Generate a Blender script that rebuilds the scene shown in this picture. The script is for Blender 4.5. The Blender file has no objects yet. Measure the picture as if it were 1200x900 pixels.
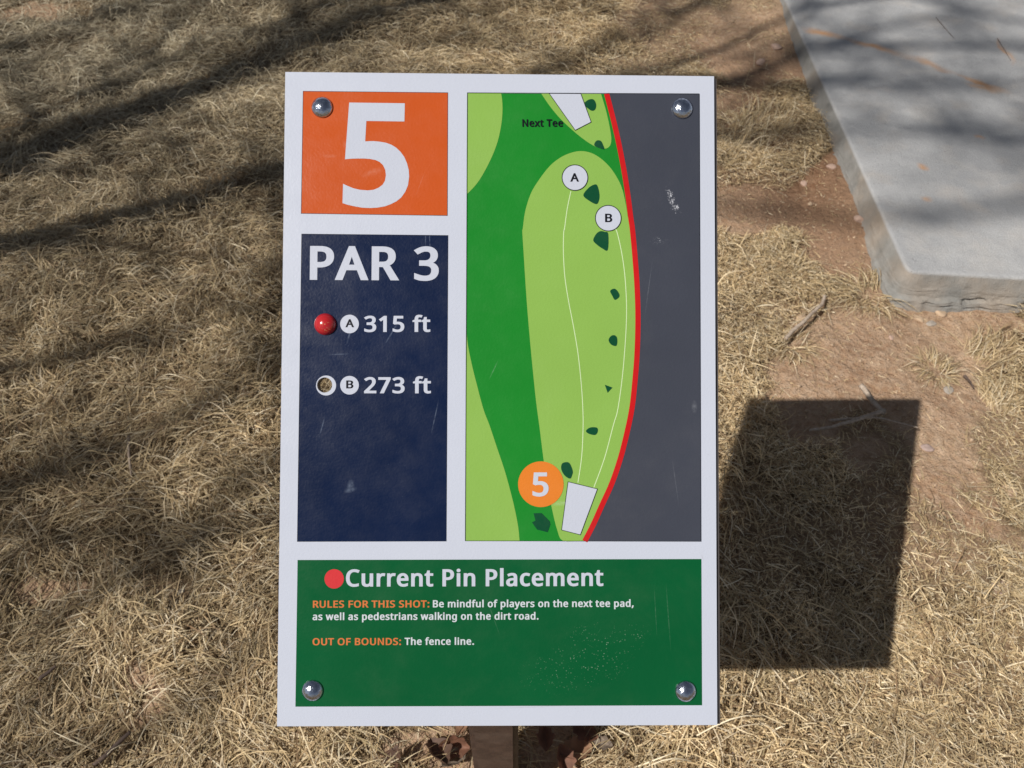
import bpy, bmesh, math, random
import numpy as np
from mathutils import Matrix, Vector
R = math.radians
sc = bpy.context.scene
col = sc.collection
random.seed(4); rng = np.random.default_rng(11)

# ---------------------------------------------------------------- camera
CAM_M = Matrix(((0.99999,0.00532,0),(-0.004056,0.762457,-0.647027),(-0.003442,0.647018,0.762467)))
cd = bpy.data.cameras.new('camera'); cam = bpy.data.objects.new('camera', cd); col.objects.link(cam)
cam.matrix_world = Matrix.Translation((0,0,1.5382)) @ CAM_M.to_4x4()
cd.sensor_width = 36; cd.lens = 970/1200*36; cd.clip_start = .02; cd.clip_end = 2000
cd.dof.use_dof = True; cd.dof.focus_distance = .80; cd.dof.aperture_fstop = 14
sc.camera = cam
# ---------------------------------------------------------------- light
SUN = Vector((-.69771,-.45790,1)).normalized()
el = math.asin(SUN.z); az = math.atan2(SUN.x, SUN.y)
w = bpy.data.worlds.new("World"); sc.world = w; w.use_nodes = True
sky = w.node_tree.nodes.new('ShaderNodeTexSky'); sky.sky_type = 'NISHITA'; sky.sun_disc = False
sky.sun_elevation = el; sky.sun_rotation = az; sky.dust_density = .6; sky.altitude = 1200
bg = w.node_tree.nodes['Background']; bg.inputs[1].default_value = .052
hs = w.node_tree.nodes.new('ShaderNodeHueSaturation'); hs.inputs['Saturation'].default_value = .5
w.node_tree.links.new(sky.outputs[0], hs.inputs['Color']); w.node_tree.links.new(hs.outputs[0], bg.inputs[0])
ld = bpy.data.lights.new('sun','SUN'); ld.energy = 5.0; ld.angle = R(.53); ld.color = (1,.96,.90)
lo = bpy.data.objects.new('sun', ld); col.objects.link(lo)
lo.rotation_euler = SUN.to_track_quat('Z','Y').to_euler(); lo.location = SUN*20
sc.view_settings.view_transform = 'Standard'; sc.view_settings.look = 'None'
sc.view_settings.exposure = 0; sc.view_settings.gamma = 1; sc.view_settings.use_curve_mapping = False

DATA = {"orange":[[-186.19,286.49],[-49.86,286.43],[-49.61,169.3],[-186.67,170.32]],
"navy":[[-185.99,150.93],[-48.87,150.48],[-48.81,-135.44],[-186.63,-135.87]],
"map":[[-31.41,286.31],[188.76,287.49],[188.56,-135.36],[-31.21,-135.02]],
"rules":[[-186.18,-152.85],[189.12,-151.82],[189.15,-286.67],[-186.56,-286.98]],
"five":[[-142.75,276.05],[-90.39,275.85],[-90.62,258.45],[-126.47,258.64],[-127.38,239.1],[-120.4,239.52],[-114.13,239.04],[-107.85,238.02],[-102.47,236.08],[-97.97,233.23],[-94.0,229.47],[-90.39,224.45],[-87.84,218.51],[-86.18,212.21],[-85.78,205.9],[-86.8,197.78],[-89.26,191.64],[-93.16,186.02],[-97.6,182.39],[-102.94,179.64],[-108.28,177.62],[-115.41,176.3],[-122.55,175.88],[-129.69,176.18],[-136.83,177.38],[-143.09,178.77],[-148.1,180.34],[-147.74,198.69],[-143.26,196.57],[-137.88,194.46],[-131.62,193.07],[-124.47,192.59],[-119.12,193.18],[-114.67,195.02],[-110.76,197.93],[-108.47,201.74],[-107.61,206.97],[-108.19,212.01],[-110.37,216.68],[-113.62,219.72],[-117.57,221.49],[-122.94,222.52],[-128.31,222.84],[-135.46,222.77],[-140.82,222.54],[-146.18,221.95]],
"L1":[[-31.41,286.31],[0.6,286.63],[1.67,278.61],[1.91,268.06],[0.69,255.39],[-2.4,240.61],[-7.78,225.83],[-15.03,211.06],[-22.28,199.46],[-30.99,189.95]],
"L2":[[-31.05,61.48],[-29.54,47.0],[-25.74,28.42],[-20.49,7.82],[-14.62,-13.36],[-9.0,-27.98],[-1.71,-49.5],[5.57,-70.99],[12.85,-97.55],[17.64,-119.99],[19.31,-134.86],[-31.21,-135.02]],
"L3":[[38.51,286.59],[46.49,274.83],[56.98,262.26],[71.64,248.69],[84.21,239.32],[92.58,235.18],[98.87,234.19],[102.64,235.7],[104.75,239.51],[104.97,245.84],[103.1,257.43],[99.97,271.14],[95.37,286.75]],
"L4":[[77.75,-134.89],[59.63,-134.94],[54.07,-123.95],[49.94,-107.63],[45.8,-87.21],[41.64,-60.59],[37.68,-29.8],[34.34,-5.12],[30.55,30.82],[27.6,61.86],[25.05,92.98],[22.69,128.35],[20.97,155.48],[21.39,156.9],[23.65,173.66],[28.83,190.46],[36.12,203.12],[46.55,216.87],[56.99,225.38],[67.45,230.1],[76.87,231.66],[86.3,229.86],[94.67,225.09],[103.03,217.37],[110.34,206.92],[115.55,195.41],[119.28,178.64],[120.93,168.17],[125.08,156.31],[127.52,129.14],[129.32,102.03],[130.08,72.9],[129.15,39.68],[126.79,10.69],[124.45,-9.97],[120.67,-29.4],[113.98,-56.17],[105.66,-80.83],[96.34,-101.34],[88.07,-119.76],[80.02,-134.88]],
"red":[[100.62,287.01],[107.3,260.64],[112.5,237.47],[117.27,212.24],[120.77,189.15],[123.44,168.19],[125.08,156.31],[127.52,129.14],[129.32,102.03],[130.08,72.9],[129.15,39.68],[126.79,10.69],[124.45,-9.97],[120.67,-29.4],[113.98,-56.17],[105.66,-80.83],[96.34,-101.34],[88.07,-119.76],[80.02,-135.29]],
"road":[[100.62,287.01],[107.3,260.64],[112.5,237.47],[117.27,212.24],[120.77,189.15],[123.44,168.19],[125.08,156.31],[127.52,129.14],[129.32,102.03],[130.08,72.9],[129.15,39.68],[126.79,10.69],[124.45,-9.97],[120.67,-29.4],[113.98,-56.17],[105.66,-80.83],[96.34,-101.34],[88.07,-119.76],[80.02,-135.29],[188.56,-135.36],[188.76,287.49]],
"tee1":[[46.06,286.46],[76.06,286.55],[85.9,259.38],[70.81,251.42]],
"tee2":[[64.36,-80.17],[91.81,-86.82],[75.9,-129.39],[58.39,-124.96]],
"lines":[[[66.83,193.31],[63.28,176.08],[60.78,157.22],[60.15,155.79],[59.74,143.25],[59.95,130.72],[61.21,111.96],[64.33,91.17],[69.53,64.2],[73.68,39.35],[76.78,10.42],[78.22,-12.89],[78.42,-29.61],[77.17,-56.33],[73.65,-80.96]],[[108.16,157.6],[110.25,155.15],[114.39,137.4],[117.47,116.54],[119.09,93.63],[119.25,72.83],[117.94,47.91],[115.17,16.83],[110.96,-12.72],[106.79,-27.41],[98.46,-58.29],[88.51,-85.4]]],
"bush":[[[80.04,278.34],[84.24,281.13],[88.44,280.96],[90.74,276.33],[89.69,271.46],[86.33,270.37],[82.14,273.08],[79.2,275.58]],[[89.24,239.37],[91.54,241.92],[95.11,241.53],[96.99,238.38],[98.45,233.55],[93.63,234.77],[89.23,236.84]],[[78.53,189.42],[83.13,196.18],[88.36,199.58],[91.71,198.98],[93.79,191.02],[93.36,184.72],[90.85,181.13],[84.17,184.22]],[[87.9,147.02],[90.82,152.9],[94.58,155.44],[98.76,154.85],[102.1,152.99],[101.66,137.72],[96.65,138.94],[90.81,143.07]],[[103.89,98.94],[108.06,101.05],[111.59,97.74],[112.63,93.58],[108.46,90.43],[105.96,94.16]],[[102.36,52.58],[104.86,56.54],[108.39,56.97],[110.47,54.08],[109.83,47.24],[104.85,48.24]],[[98.77,10.54],[106.02,7.89],[101.45,2.91]],[[81.11,-32.68],[85.04,-29.58],[91.46,-29.75],[92.08,-33.66],[89.59,-36.55],[83.59,-35.34]],[[58.16,-64.62],[60.23,-62.36],[65.39,-62.54],[68.69,-69.71],[68.28,-73.81],[66.22,-77.3],[61.26,-74.45],[58.16,-69.13]],[[32.23,-109.53],[39.64,-109.3],[47.27,-116.83],[47.89,-119.89],[45.42,-127.04],[35.54,-124.62],[30.8,-117.91],[34.09,-116.26]]],
"cA":[70.59,206.15,12.14],
"cB":[102.12,167.81,12.14],
"c5":[38.99,-82.53,21.24],
"cAn":[-140.37,66.43,8.71],
"cBn":[-139.84,9.15,8.68],
"red_dot":[-152.22,-170.2,8.93],
"pin":[-162.94,66.07,10.22],
"ring":[-161.63,8.81,9.32],
"hole":[-162.99,9.28,7.09],
"bolts":[[-168.11,271.05,9.91],[172.45,273.29,10.02],[-171.01,-272.17,9.67],[173.65,-273.55,9.78]],
"text":[["PAR 3",[-177.91,107.71],[-57.31,107.69],31.93,"cream","navy"],["315 ft",[-126.86,58.99],[-64.89,59.38],15.13,"cream","navy"],["273 ft",[-126.36,1.68],[-63.91,1.86],15.06,"cream","navy"],["A",[-144.23,63.36],[-136.08,63.41],7.53,"ink","navy"],["B",[-142.89,6.13],[-136.2,6.17],7.49,"ink","navy"],["A",[66.11,202.25],[74.44,202.33],8.05,"ink","map"],["B",[99.08,163.97],[105.88,164.02],8.03,"ink","map"],["Next Tee",[20.72,254.38],[59.21,254.75],7.02,"ink","map"],["5",[31.17,-93.73],[46.25,-93.67],22.18,"cream","map"],["Current Pin Placement",[-141.32,-177.32],[97.41,-176.75],15.83,"cream","rules"],["RULES FOR THIS SHOT:",[-171.51,-196.63],[-64.01,-196.41],6.49,"orange","rules"],["Be mindful of players on the next tee pad,",[-60.84,-196.4],[125.64,-196.03],6.66,"white","rules"],["as well as pedestrians walking on the dirt road.",[-171.7,-208.03],[37.15,-207.65],6.64,"white","rules"],["OUT OF BOUNDS:",[-171.46,-230.96],[-89.95,-230.84],6.47,"orange","rules"],["The fence line.",[-86.71,-230.84],[-22.53,-230.74],6.63,"white","rules"]],
"bare":[[0.951,1.892,0.111,0.218,1.0],[0.779,2.003,0.203,0.1,1.0],[1.022,2.111,0.078,0.178,0.9],[0.958,2.959,0.253,0.292,0.75],[0.631,3.118,0.229,0.206,0.6],[0.532,2.825,0.154,0.109,0.55],[1.048,1.432,0.205,0.149,1.0],[0.772,1.359,0.127,0.116,0.95],[0.864,1.274,0.164,0.078,1.0],[1.017,1.177,0.095,0.172,1.0],[0.986,0.982,0.065,0.07,0.7],[0.652,1.196,0.11,0.052,0.8],[1.321,1.543,0.134,0.041,1.0],[0.766,1.062,0.086,0.053,0.6],[1.002,0.876,0.054,0.039,0.6],[0.776,0.571,0.095,0.037,0.45],[0.954,0.705,0.067,0.038,0.4],[-0.936,0.78,0.069,0.04,0.75],[-0.744,0.563,0.044,0.046,0.8],[-1.933,3.295,0.137,0.094,0.7],[0.794,2.737,0.121,0.177,0.8],[-0.688,0.826,0.053,0.028,0.4],[0.065,0.454,0.091,0.058,0.9],[-0.124,0.44,0.06,0.043,0.8],[0.717,2.152,0.158,0.09,0.5],[0.992,1.565,0.09,0.053,0.6],[1.153,1.123,0.058,0.13,0.5],[-0.571,1.036,0.076,0.035,0.4],[0.837,0.478,0.076,0.031,0.4]],
"stones":{"a":[0.989,2.157,0.0172],
"b":[0.895,2.099,0.0143],
"c":[1.005,1.903,0.0173],
"d":[0.751,1.52,0.0155],
"e":[1.066,1.529,0.0167],
"f":[1.094,1.511,0.0144],
"g":[0.968,1.452,0.0087],
"h":[0.944,1.104,0.0155],
"i":[1.056,1.279,0.0165],
"j":[1.086,0.989,0.0186],
"k":[0.401,0.449,0.0166],
"l":[0.52,0.544,0.0086],
"m":[-0.55,0.638,0.0115],
"n":[-0.668,0.761,0.0086],
"o":[0.964,2.868,0.0218],
"p":[0.901,2.8,0.0215],
"q":[1.131,1.551,0.0179],
"r":[0.979,0.758,0.0257],
"s":[0.889,1.997,0.0101]},"sticks":{"a":[[[0.684,1.422],[0.706,1.447],[0.743,1.48],[0.774,1.514],[0.807,1.549],[0.823,1.581]],0.0035],
"b":[[[0.83,1.267],[0.841,1.23],[0.85,1.205],[0.862,1.183]],0.0042],
"b2":[[[0.864,1.191],[0.823,1.176],[0.774,1.158],[0.726,1.143],[0.675,1.134]],0.0035],
"b3":[[[0.729,1.164],[0.79,1.169],[0.841,1.171],[0.881,1.159],[0.925,1.14]],0.0018],
"c":[[[-0.725,0.426],[-0.71,0.442],[-0.696,0.461],[-0.679,0.481]],0.004],
"d":[[[-0.871,1.127],[-0.853,1.075],[-0.833,1.022]],0.003],
"e":[[[1.107,1.32],[1.108,1.3],[1.111,1.276]],0.004],
"f":[[[-0.87,0.573],[-0.857,0.587],[-0.849,0.598]],0.0035]},"slabsticks":[[[1.561,2.981],[1.566,2.899],[1.573,2.825]],[[1.725,2.823],[1.719,2.742],[1.712,2.668]],[[1.425,2.783],[1.44,2.75],[1.479,2.775]],[[1.482,3.081],[1.494,3.06],[1.519,3.077]],[[1.804,2.918],[1.806,2.896]]],
"rust":[[[1.061,2.904],[1.186,2.837]],[[1.186,2.837],[1.355,2.721]],[[1.355,2.721],[1.504,2.576]],[[1.504,2.576],[1.62,2.473]],[[1.73,2.818],[1.712,2.644]],[[1.507,2.519],[1.623,2.48]],[[1.199,2.078],[1.233,2.05]],[[1.163,1.93],[1.187,1.91]],[[1.432,2.216],[1.448,2.2]]],
"leaves":[[-0.106,0.456,0.0212,0],[-0.133,0.438,0.024,1],[-0.205,0.43,0.018,1],[0.107,0.443,0.0241,2],[0.131,0.478,0.0199,0],[0.054,0.458,0.0182,0],[-0.105,0.432,0.0195,3],[0.157,0.457,0.0136,3],[0.083,0.429,0.0194,0],[-0.088,0.487,0.0138,2]],
"tufts":[[0.957,1.613,0.073],[1.05,1.348,0.0463],[0.835,2.407,0.1264],[0.72,2.24,0.1079],[1.199,1.395,0.0768],[0.703,1.428,0.0561],[0.716,1.7,0.0935],[1.166,1.244,0.061]],
"glyph":{",":[263,[[187,87,164,17,139,-49,105,-121,-5,-121,19,-34,33,34,48,111,165,111]]],
".":[263,[[27,43,33,75,51,99,78,111,107,115,136,111,163,99,182,75,188,43,182,12,164,-12,136,-25,107,-29,77,-25,51,-12,33,12]]],
"1":[507,[[103,379,29,455,216,591,315,591,315,-18,186,-18,186,400,186,439]]],
"2":[507,[[447,-18,8,-18,8,66,167,223,239,299,256,320,269,341,279,361,286,381,290,402,291,424,289,449,283,468,273,482,260,493,242,500,220,502,198,501,177,497,159,489,141,479,121,467,77,441,2,517,79,563,100,574,122,582,145,589,169,594,194,598,221,599,259,596,294,590,326,578,354,563,378,543,398,519,413,492,421,461,424,428,421,396,414,366,403,337,387,309,369,282,347,255,268,173,189,82,447,82]]],
"3":[507,[[349,300,377,286,401,267,425,238,439,202,443,163,440,128,431,95,415,65,393,38,365,15,330,-3,301,-13,268,-20,232,-25,193,-26,162,-25,133,-23,104,-19,76,-13,49,-4,6,12,6,117,72,95,96,86,121,79,146,74,171,70,194,69,226,71,252,76,272,84,285,95,298,113,306,136,309,165,308,183,304,198,297,211,288,221,275,230,257,238,235,243,209,246,178,247,93,247,93,344,179,344,206,345,228,349,247,356,262,365,273,375,282,387,288,401,292,417,293,434,291,455,285,471,276,484,262,495,243,501,218,503,201,503,185,501,172,498,130,482,66,449,-3,525,45,552,73,567,104,580,131,588,158,594,188,597,218,599,264,596,305,588,341,574,372,554,395,530,412,502,422,472,425,439,424,412,418,387,408,364,394,344,377,326,356,311,340,303]]],
"5":[507,[[220,369,252,368,281,364,309,357,335,347,366,331,393,309,415,283,431,253,440,220,443,183,441,152,436,123,426,96,413,71,390,42,361,18,327,-1,298,-12,267,-20,234,-25,199,-26,168,-25,138,-22,110,-18,83,-11,58,-3,21,12,21,120,84,95,104,87,128,80,153,74,177,71,200,70,223,72,244,76,262,82,277,91,288,102,298,116,305,133,309,152,311,175,308,206,299,230,286,248,273,259,254,267,228,272,198,274,150,270,93,261,33,293,58,591,403,591,403,490,174,490,165,364,166,366]]],
"7":[507,[[62,-18,297,490,5,490,5,591,449,591,449,514,206,-18]]],
":":[263,[[27,43,33,75,51,99,78,111,107,115,136,111,163,99,182,75,188,43,182,12,164,-12,136,-25,107,-29,77,-25,51,-12,33,12],[27,386,33,419,51,443,78,455,107,459,136,455,163,443,182,419,187,386,182,355,164,331,136,318,107,314,77,318,51,332,33,355]]],
"A":[560,[[417,-18,348,159,162,159,94,-18,-44,-18,203,593,309,593,555,-18],[208,259,303,259,256,402]]],
"B":[569,[[429,295,452,282,471,265,487,245,499,221,506,193,508,163,505,127,495,94,479,64,457,39,429,18,397,2,370,-7,342,-13,311,-17,280,-18,48,-18,48,591,242,591,284,589,323,585,359,579,391,569,420,556,450,535,472,506,485,471,489,431,487,407,482,384,473,363,461,344,446,327,427,313,409,303],[255,347,287,348,311,352,327,359,337,366,346,380,352,398,354,422,351,446,345,463,334,475,321,482,302,488,276,492,244,493,180,493,180,347],[180,251,180,79,265,79,297,81,322,86,339,94,350,104,361,121,368,143,371,169,370,185,367,199,362,212,355,222,346,232,332,239,314,246,290,249,259,251]]],
"C":[555,[[323,499,297,498,274,493,252,485,233,474,216,461,201,444,188,425,176,403,167,377,161,350,157,319,155,286,156,254,160,224,166,196,175,171,185,148,198,129,212,112,229,99,248,88,270,80,294,75,323,73,345,74,367,76,388,79,490,101,490,2,447,-9,423,-15,398,-20,372,-23,343,-25,312,-26,275,-25,241,-20,209,-12,178,-1,150,13,119,34,92,60,69,90,51,123,39,153,30,184,24,216,20,251,19,287,20,320,24,352,30,382,38,412,50,439,63,465,79,489,97,511,118,531,142,548,167,563,195,576,224,586,256,593,289,597,324,599,355,598,386,595,415,589,444,582,471,574,522,556,468,463,385,490,366,495,346,498]]],
"D":[633,[[567,292,565,253,560,217,553,183,542,151,527,122,505,89,478,61,447,37,412,17,381,4,348,-6,313,-13,276,-17,238,-18,48,-18,48,591,255,591,290,589,325,585,357,578,389,569,418,557,451,537,481,514,507,486,528,455,542,427,553,397,561,364,565,329],[430,290,429,324,425,355,418,383,408,406,397,427,383,444,367,459,348,471,326,480,302,487,274,491,243,493,180,493,180,80,227,80,269,82,304,88,335,99,360,114,381,132,398,154,412,181,422,212,428,249]]],
"E":[494,[[428,-18,48,-18,48,591,428,591,428,491,180,491,180,348,413,348,413,250,180,250,180,81,428,81]]],
"F":[464,[[180,-18,48,-18,48,591,428,591,428,491,180,491,180,324,413,324,413,225,180,225]]],
"H":[642,[[546,-18,413,-18,413,249,180,249,180,-18,48,-18,48,591,180,591,180,348,413,348,413,591,546,591]]],
"I":[320,[[269,-18,2,-18,2,56,69,71,69,501,2,517,2,591,269,591,269,517,202,501,202,71,269,56]]],
"L":[468,[[48,-18,48,591,180,591,180,82,430,82,430,-18]]],
"N":[657,[[436,193,434,249,434,591,562,591,562,-18,431,-18,171,417,173,379,174,320,174,-18,48,-18,48,591,178,591,437,157]]],
"O":[674,[[607,287,606,253,603,221,597,190,589,161,579,133,566,107,551,83,533,61,513,41,491,24,466,9,439,-4,411,-14,380,-21,348,-25,314,-26,278,-25,245,-20,214,-13,185,-3,158,9,133,24,111,42,91,62,74,84,59,108,46,134,36,162,29,191,23,222,20,254,19,288,20,324,24,357,30,390,39,420,50,449,69,482,91,512,118,538,150,560,178,574,209,585,242,593,277,598,315,599,359,597,401,590,439,578,475,560,506,539,533,513,556,483,575,450,587,421,596,390,602,357,606,323],[155,287,156,254,160,223,165,195,173,169,183,147,194,128,208,111,224,98,242,87,263,79,287,74,314,73,341,74,365,79,385,87,403,98,418,111,432,128,443,147,453,169,461,195,467,223,470,254,471,287,469,327,465,363,457,394,446,422,432,446,416,465,397,480,374,491,347,498,314,500,287,498,263,494,242,486,224,475,208,462,194,446,183,427,173,404,165,379,160,351,156,321]]],
"P":[533,[[230,591,275,589,315,583,352,574,385,560,413,542,440,515,459,482,471,445,474,404,473,379,468,354,461,330,450,307,434,285,415,265,392,247,365,233,334,221,307,214,279,209,248,206,216,205,180,205,180,-18,48,-18,48,591],[222,493,180,493,180,303,207,303,240,304,267,308,289,313,306,321,318,332,327,344,334,359,338,378,340,401,336,430,328,452,315,469,302,479,282,486,255,491]]],
"R":[547,[[236,591,272,589,305,586,336,580,365,571,398,556,426,535,447,510,463,480,472,447,474,410,472,378,465,350,454,325,439,304,422,285,402,270,382,258,361,248,374,248,540,-18,385,-18,247,219,180,219,180,-18,48,-18,48,591],[231,492,180,492,180,316,235,316,265,317,288,322,306,329,317,339,329,356,337,378,340,407,338,427,335,444,330,457,323,467,313,476,300,483,282,488,259,491]]],
"S":[488,[[433,153,429,117,419,85,403,56,380,31,351,11,319,-5,291,-15,262,-21,231,-25,198,-26,133,-23,76,-13,11,6,11,115,72,97,94,89,119,82,146,77,173,74,201,73,225,74,245,77,262,83,275,90,284,98,291,108,296,119,299,132,300,147,298,168,292,185,287,194,277,204,262,214,242,224,217,236,184,248,117,278,97,290,79,303,63,317,49,333,38,351,29,369,23,389,19,411,18,435,21,467,31,497,47,523,68,546,94,565,124,580,157,590,193,597,231,599,264,598,295,595,324,589,351,583,377,574,427,559,385,464,294,491,273,496,252,498,230,499,210,498,194,495,182,490,167,480,159,468,153,452,151,434,153,412,159,395,165,386,174,376,187,367,206,357,229,346,257,335,290,322,320,309,348,294,372,277,393,259,410,237,423,212,430,184]]],
"T":[494,[[289,-18,157,-18,157,491,-22,491,-22,591,467,591,467,491,289,491]]],
"U":[634,[[543,202,542,171,537,142,528,114,516,87,500,62,480,40,457,20,430,4,400,-9,366,-19,330,-24,290,-26,246,-24,205,-16,168,-3,135,14,106,38,83,65,65,95,52,128,45,165,42,203,42,591,174,591,174,202,176,171,182,145,191,124,203,106,219,92,238,81,263,75,294,73,323,74,346,80,364,89,379,101,390,116,399,133,406,154,410,177,412,203,412,591,543,591]]],
"a":[498,[[297,8,280,-3,262,-12,242,-18,221,-23,198,-25,172,-26,144,-24,117,-19,91,-11,67,2,46,18,29,38,16,62,9,89,7,120,11,154,23,185,43,211,70,233,97,248,128,259,162,267,200,272,242,275,286,276,286,284,284,313,278,333,272,346,262,354,247,360,226,362,208,361,190,358,172,353,89,324,46,409,92,426,116,436,143,444,171,450,201,454,231,455,272,453,308,446,340,434,368,416,389,393,404,364,412,331,415,293,415,-18,310,-18,304,14],[254,190,218,187,191,182,171,175,159,167,148,154,142,139,140,118,142,101,145,89,151,80,160,73,172,69,188,67,217,70,240,79,259,93,273,112,282,138,285,173,285,191]]],
"c":[433,[[240,-26,210,-24,180,-20,152,-12,125,-1,100,14,78,32,59,54,43,79,30,108,21,140,16,174,14,213,16,252,21,288,31,321,44,350,61,375,80,397,103,416,128,431,156,442,184,450,214,454,245,456,269,455,292,453,315,449,336,443,355,438,396,424,355,334,286,352,243,358,222,356,203,351,189,343,177,331,167,316,159,297,153,273,148,245,147,213,148,183,152,156,159,132,167,113,177,98,189,86,202,78,219,73,240,71,260,72,278,74,294,77,381,103,381,4,348,-8,329,-15,310,-20,289,-23,266,-25]]],
"d":[541,[[317,-5,290,-16,268,-22,245,-25,220,-26,177,-22,136,-11,100,9,69,36,49,63,33,95,22,130,16,170,14,214,16,258,23,298,33,334,49,366,70,393,101,421,137,440,177,452,221,456,246,455,268,452,290,446,317,435,325,431,324,437,324,627,455,627,455,-18,343,-18,340,9],[233,69,258,71,279,77,293,86,304,99,312,116,319,139,324,167,325,201,325,213,324,249,319,280,312,306,303,326,293,341,279,352,258,359,232,361,206,357,187,345,171,324,161,303,153,277,149,247,147,213,149,178,153,148,161,123,170,104,186,84,205,73]]],
"e":[500,[[234,456,274,453,311,444,345,429,374,409,398,384,417,354,428,329,435,302,440,274,441,244,441,183,150,183,150,170,156,143,165,121,176,103,191,89,208,79,229,72,255,70,278,71,300,73,319,77,422,107,422,8,381,-6,357,-13,333,-19,308,-23,281,-25,251,-26,218,-24,187,-19,157,-11,129,1,103,16,80,35,60,57,44,83,30,111,21,142,16,176,14,212,16,247,21,281,29,312,41,340,55,366,73,389,94,409,118,426,145,439,173,448,203,454],[234,362,210,359,191,350,176,335,163,315,154,288,155,275,306,275,307,279,303,298,299,315,292,329,285,340,276,349,265,356,251,361]]],
"f":[324,[[296,357,188,357,188,-18,57,-18,57,357,-18,357,-18,421,57,445,57,458,59,494,66,526,77,555,92,579,113,599,138,613,165,624,195,630,227,632,279,627,349,611,311,522,257,534,228,538,214,536,206,530,200,521,194,507,190,486,188,457,188,448,296,448]]],
"g":[541,[[312,-8,284,-18,254,-24,221,-26,176,-22,135,-10,98,11,68,39,48,67,33,99,22,134,16,172,14,214,16,255,22,293,33,328,48,360,67,389,98,418,134,439,175,452,220,456,252,454,282,448,310,438,336,424,339,422,344,448,455,448,455,-8,454,-38,449,-67,442,-93,431,-118,411,-146,385,-170,354,-188,327,-198,298,-205,267,-209,233,-210,201,-210,171,-207,142,-203,115,-198,89,-191,48,-177,48,-72,110,-93,132,-101,155,-107,181,-112,208,-115,235,-116,264,-113,285,-104,302,-89,314,-69,322,-44,325,-12,325,-1],[231,360,213,359,199,353,187,345,176,333,167,317,159,297,152,273,148,245,147,213,149,178,154,148,161,122,171,103,187,83,206,72,233,68,250,69,265,71,277,75,292,84,304,97,310,107,315,120,320,135,323,153,325,174,326,198,326,214,325,249,321,279,315,302,307,321,297,335,286,346,271,354,253,359]]],
"h":[544,[[174,432,193,440,212,447,232,451,253,454,274,455,310,453,343,447,373,437,400,422,423,402,440,378,452,349,459,317,461,280,461,-18,331,-18,331,274,329,304,323,325,315,340,305,351,288,358,264,360,239,359,220,353,206,345,195,334,186,320,179,302,173,279,170,252,169,222,169,-18,38,-18,38,627,169,627,169,430,169,429]]],
"i":[255,[[169,448,169,-18,38,-18,38,448],[104,609,130,605,154,594,171,573,176,546,171,520,154,499,131,487,104,483,77,487,53,499,37,520,32,546,37,573,53,593,77,606]]],
"k":[476,[[313,448,470,446,274,245,481,-18,321,-18,182,174,168,150,168,-18,38,-18,38,627,168,627,168,298]]],
"l":[255,[[169,-18,38,-18,38,627,169,627]]],
"m":[798,[[419,421,447,436,477,447,508,454,540,456,578,453,613,446,644,432,671,413,691,388,705,357,712,321,715,280,715,-18,585,-18,585,276,583,304,578,326,571,341,561,351,548,358,528,360,497,357,476,347,462,331,454,315,447,294,443,268,441,237,441,-18,312,-18,312,276,311,296,308,312,305,326,297,341,287,352,280,356,268,359,254,360,232,359,215,354,203,346,193,335,185,321,178,302,173,280,170,253,169,223,169,-18,38,-18,38,448,150,448,155,423,180,438,207,448,227,452,246,455,266,456,302,454,334,447,364,436,389,420,403,406]]],
"n":[544,[[158,423,176,433,194,442,214,448,234,452,254,455,275,456,315,453,352,446,384,433,412,414,434,388,449,357,458,321,461,280,461,-18,331,-18,331,274,329,304,323,325,315,340,305,351,288,358,264,360,237,358,216,352,201,342,191,328,182,309,175,285,170,257,169,223,169,-18,38,-18,38,448,150,448,155,421]]],
"o":[533,[[472,216,470,180,465,146,456,115,444,87,429,61,410,38,388,19,363,3,336,-10,306,-19,274,-24,241,-26,210,-24,180,-19,151,-10,124,3,100,19,78,38,59,61,43,86,31,115,21,146,16,179,14,216,16,252,21,285,29,316,41,344,57,370,75,392,97,411,122,427,149,440,179,449,211,454,244,456,276,454,306,449,335,440,362,427,387,411,409,392,427,370,443,345,456,316,465,285,470,252],[147,216,148,185,152,158,159,134,167,114,177,98,189,85,203,76,221,71,243,69,265,71,283,76,297,85,309,98,319,114,327,134,334,158,338,185,339,216,337,246,333,273,327,297,319,316,309,332,297,344,282,353,265,359,242,360,217,358,198,351,183,340,171,325,161,304,154,279,149,250]]],
"p":[541,[[175,434,203,446,225,452,248,455,273,456,316,452,356,441,392,421,423,394,444,367,460,336,471,300,477,260,479,216,478,179,473,145,465,114,454,85,435,52,411,24,382,2,348,-14,311,-23,272,-26,248,-25,225,-22,203,-16,176,-5,168,-1,169,-16,169,-210,38,-210,38,448,151,448,154,421],[259,360,237,359,219,354,206,347,195,337,187,323,180,306,174,285,170,259,169,229,169,216,170,184,173,155,179,131,186,112,195,96,205,85,219,76,238,70,261,69,280,71,294,76,307,86,318,100,327,116,335,137,341,161,345,187,346,216,344,250,340,279,332,304,323,324,307,344,287,356]]],
"r":[379,[[165,421,182,433,202,443,223,450,245,454,268,456,298,455,353,448,336,347,284,354,264,356,246,353,229,347,213,336,198,322,190,310,183,297,177,282,172,266,170,249,169,229,169,-18,38,-18,38,448,153,448,153,411]]],
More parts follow.
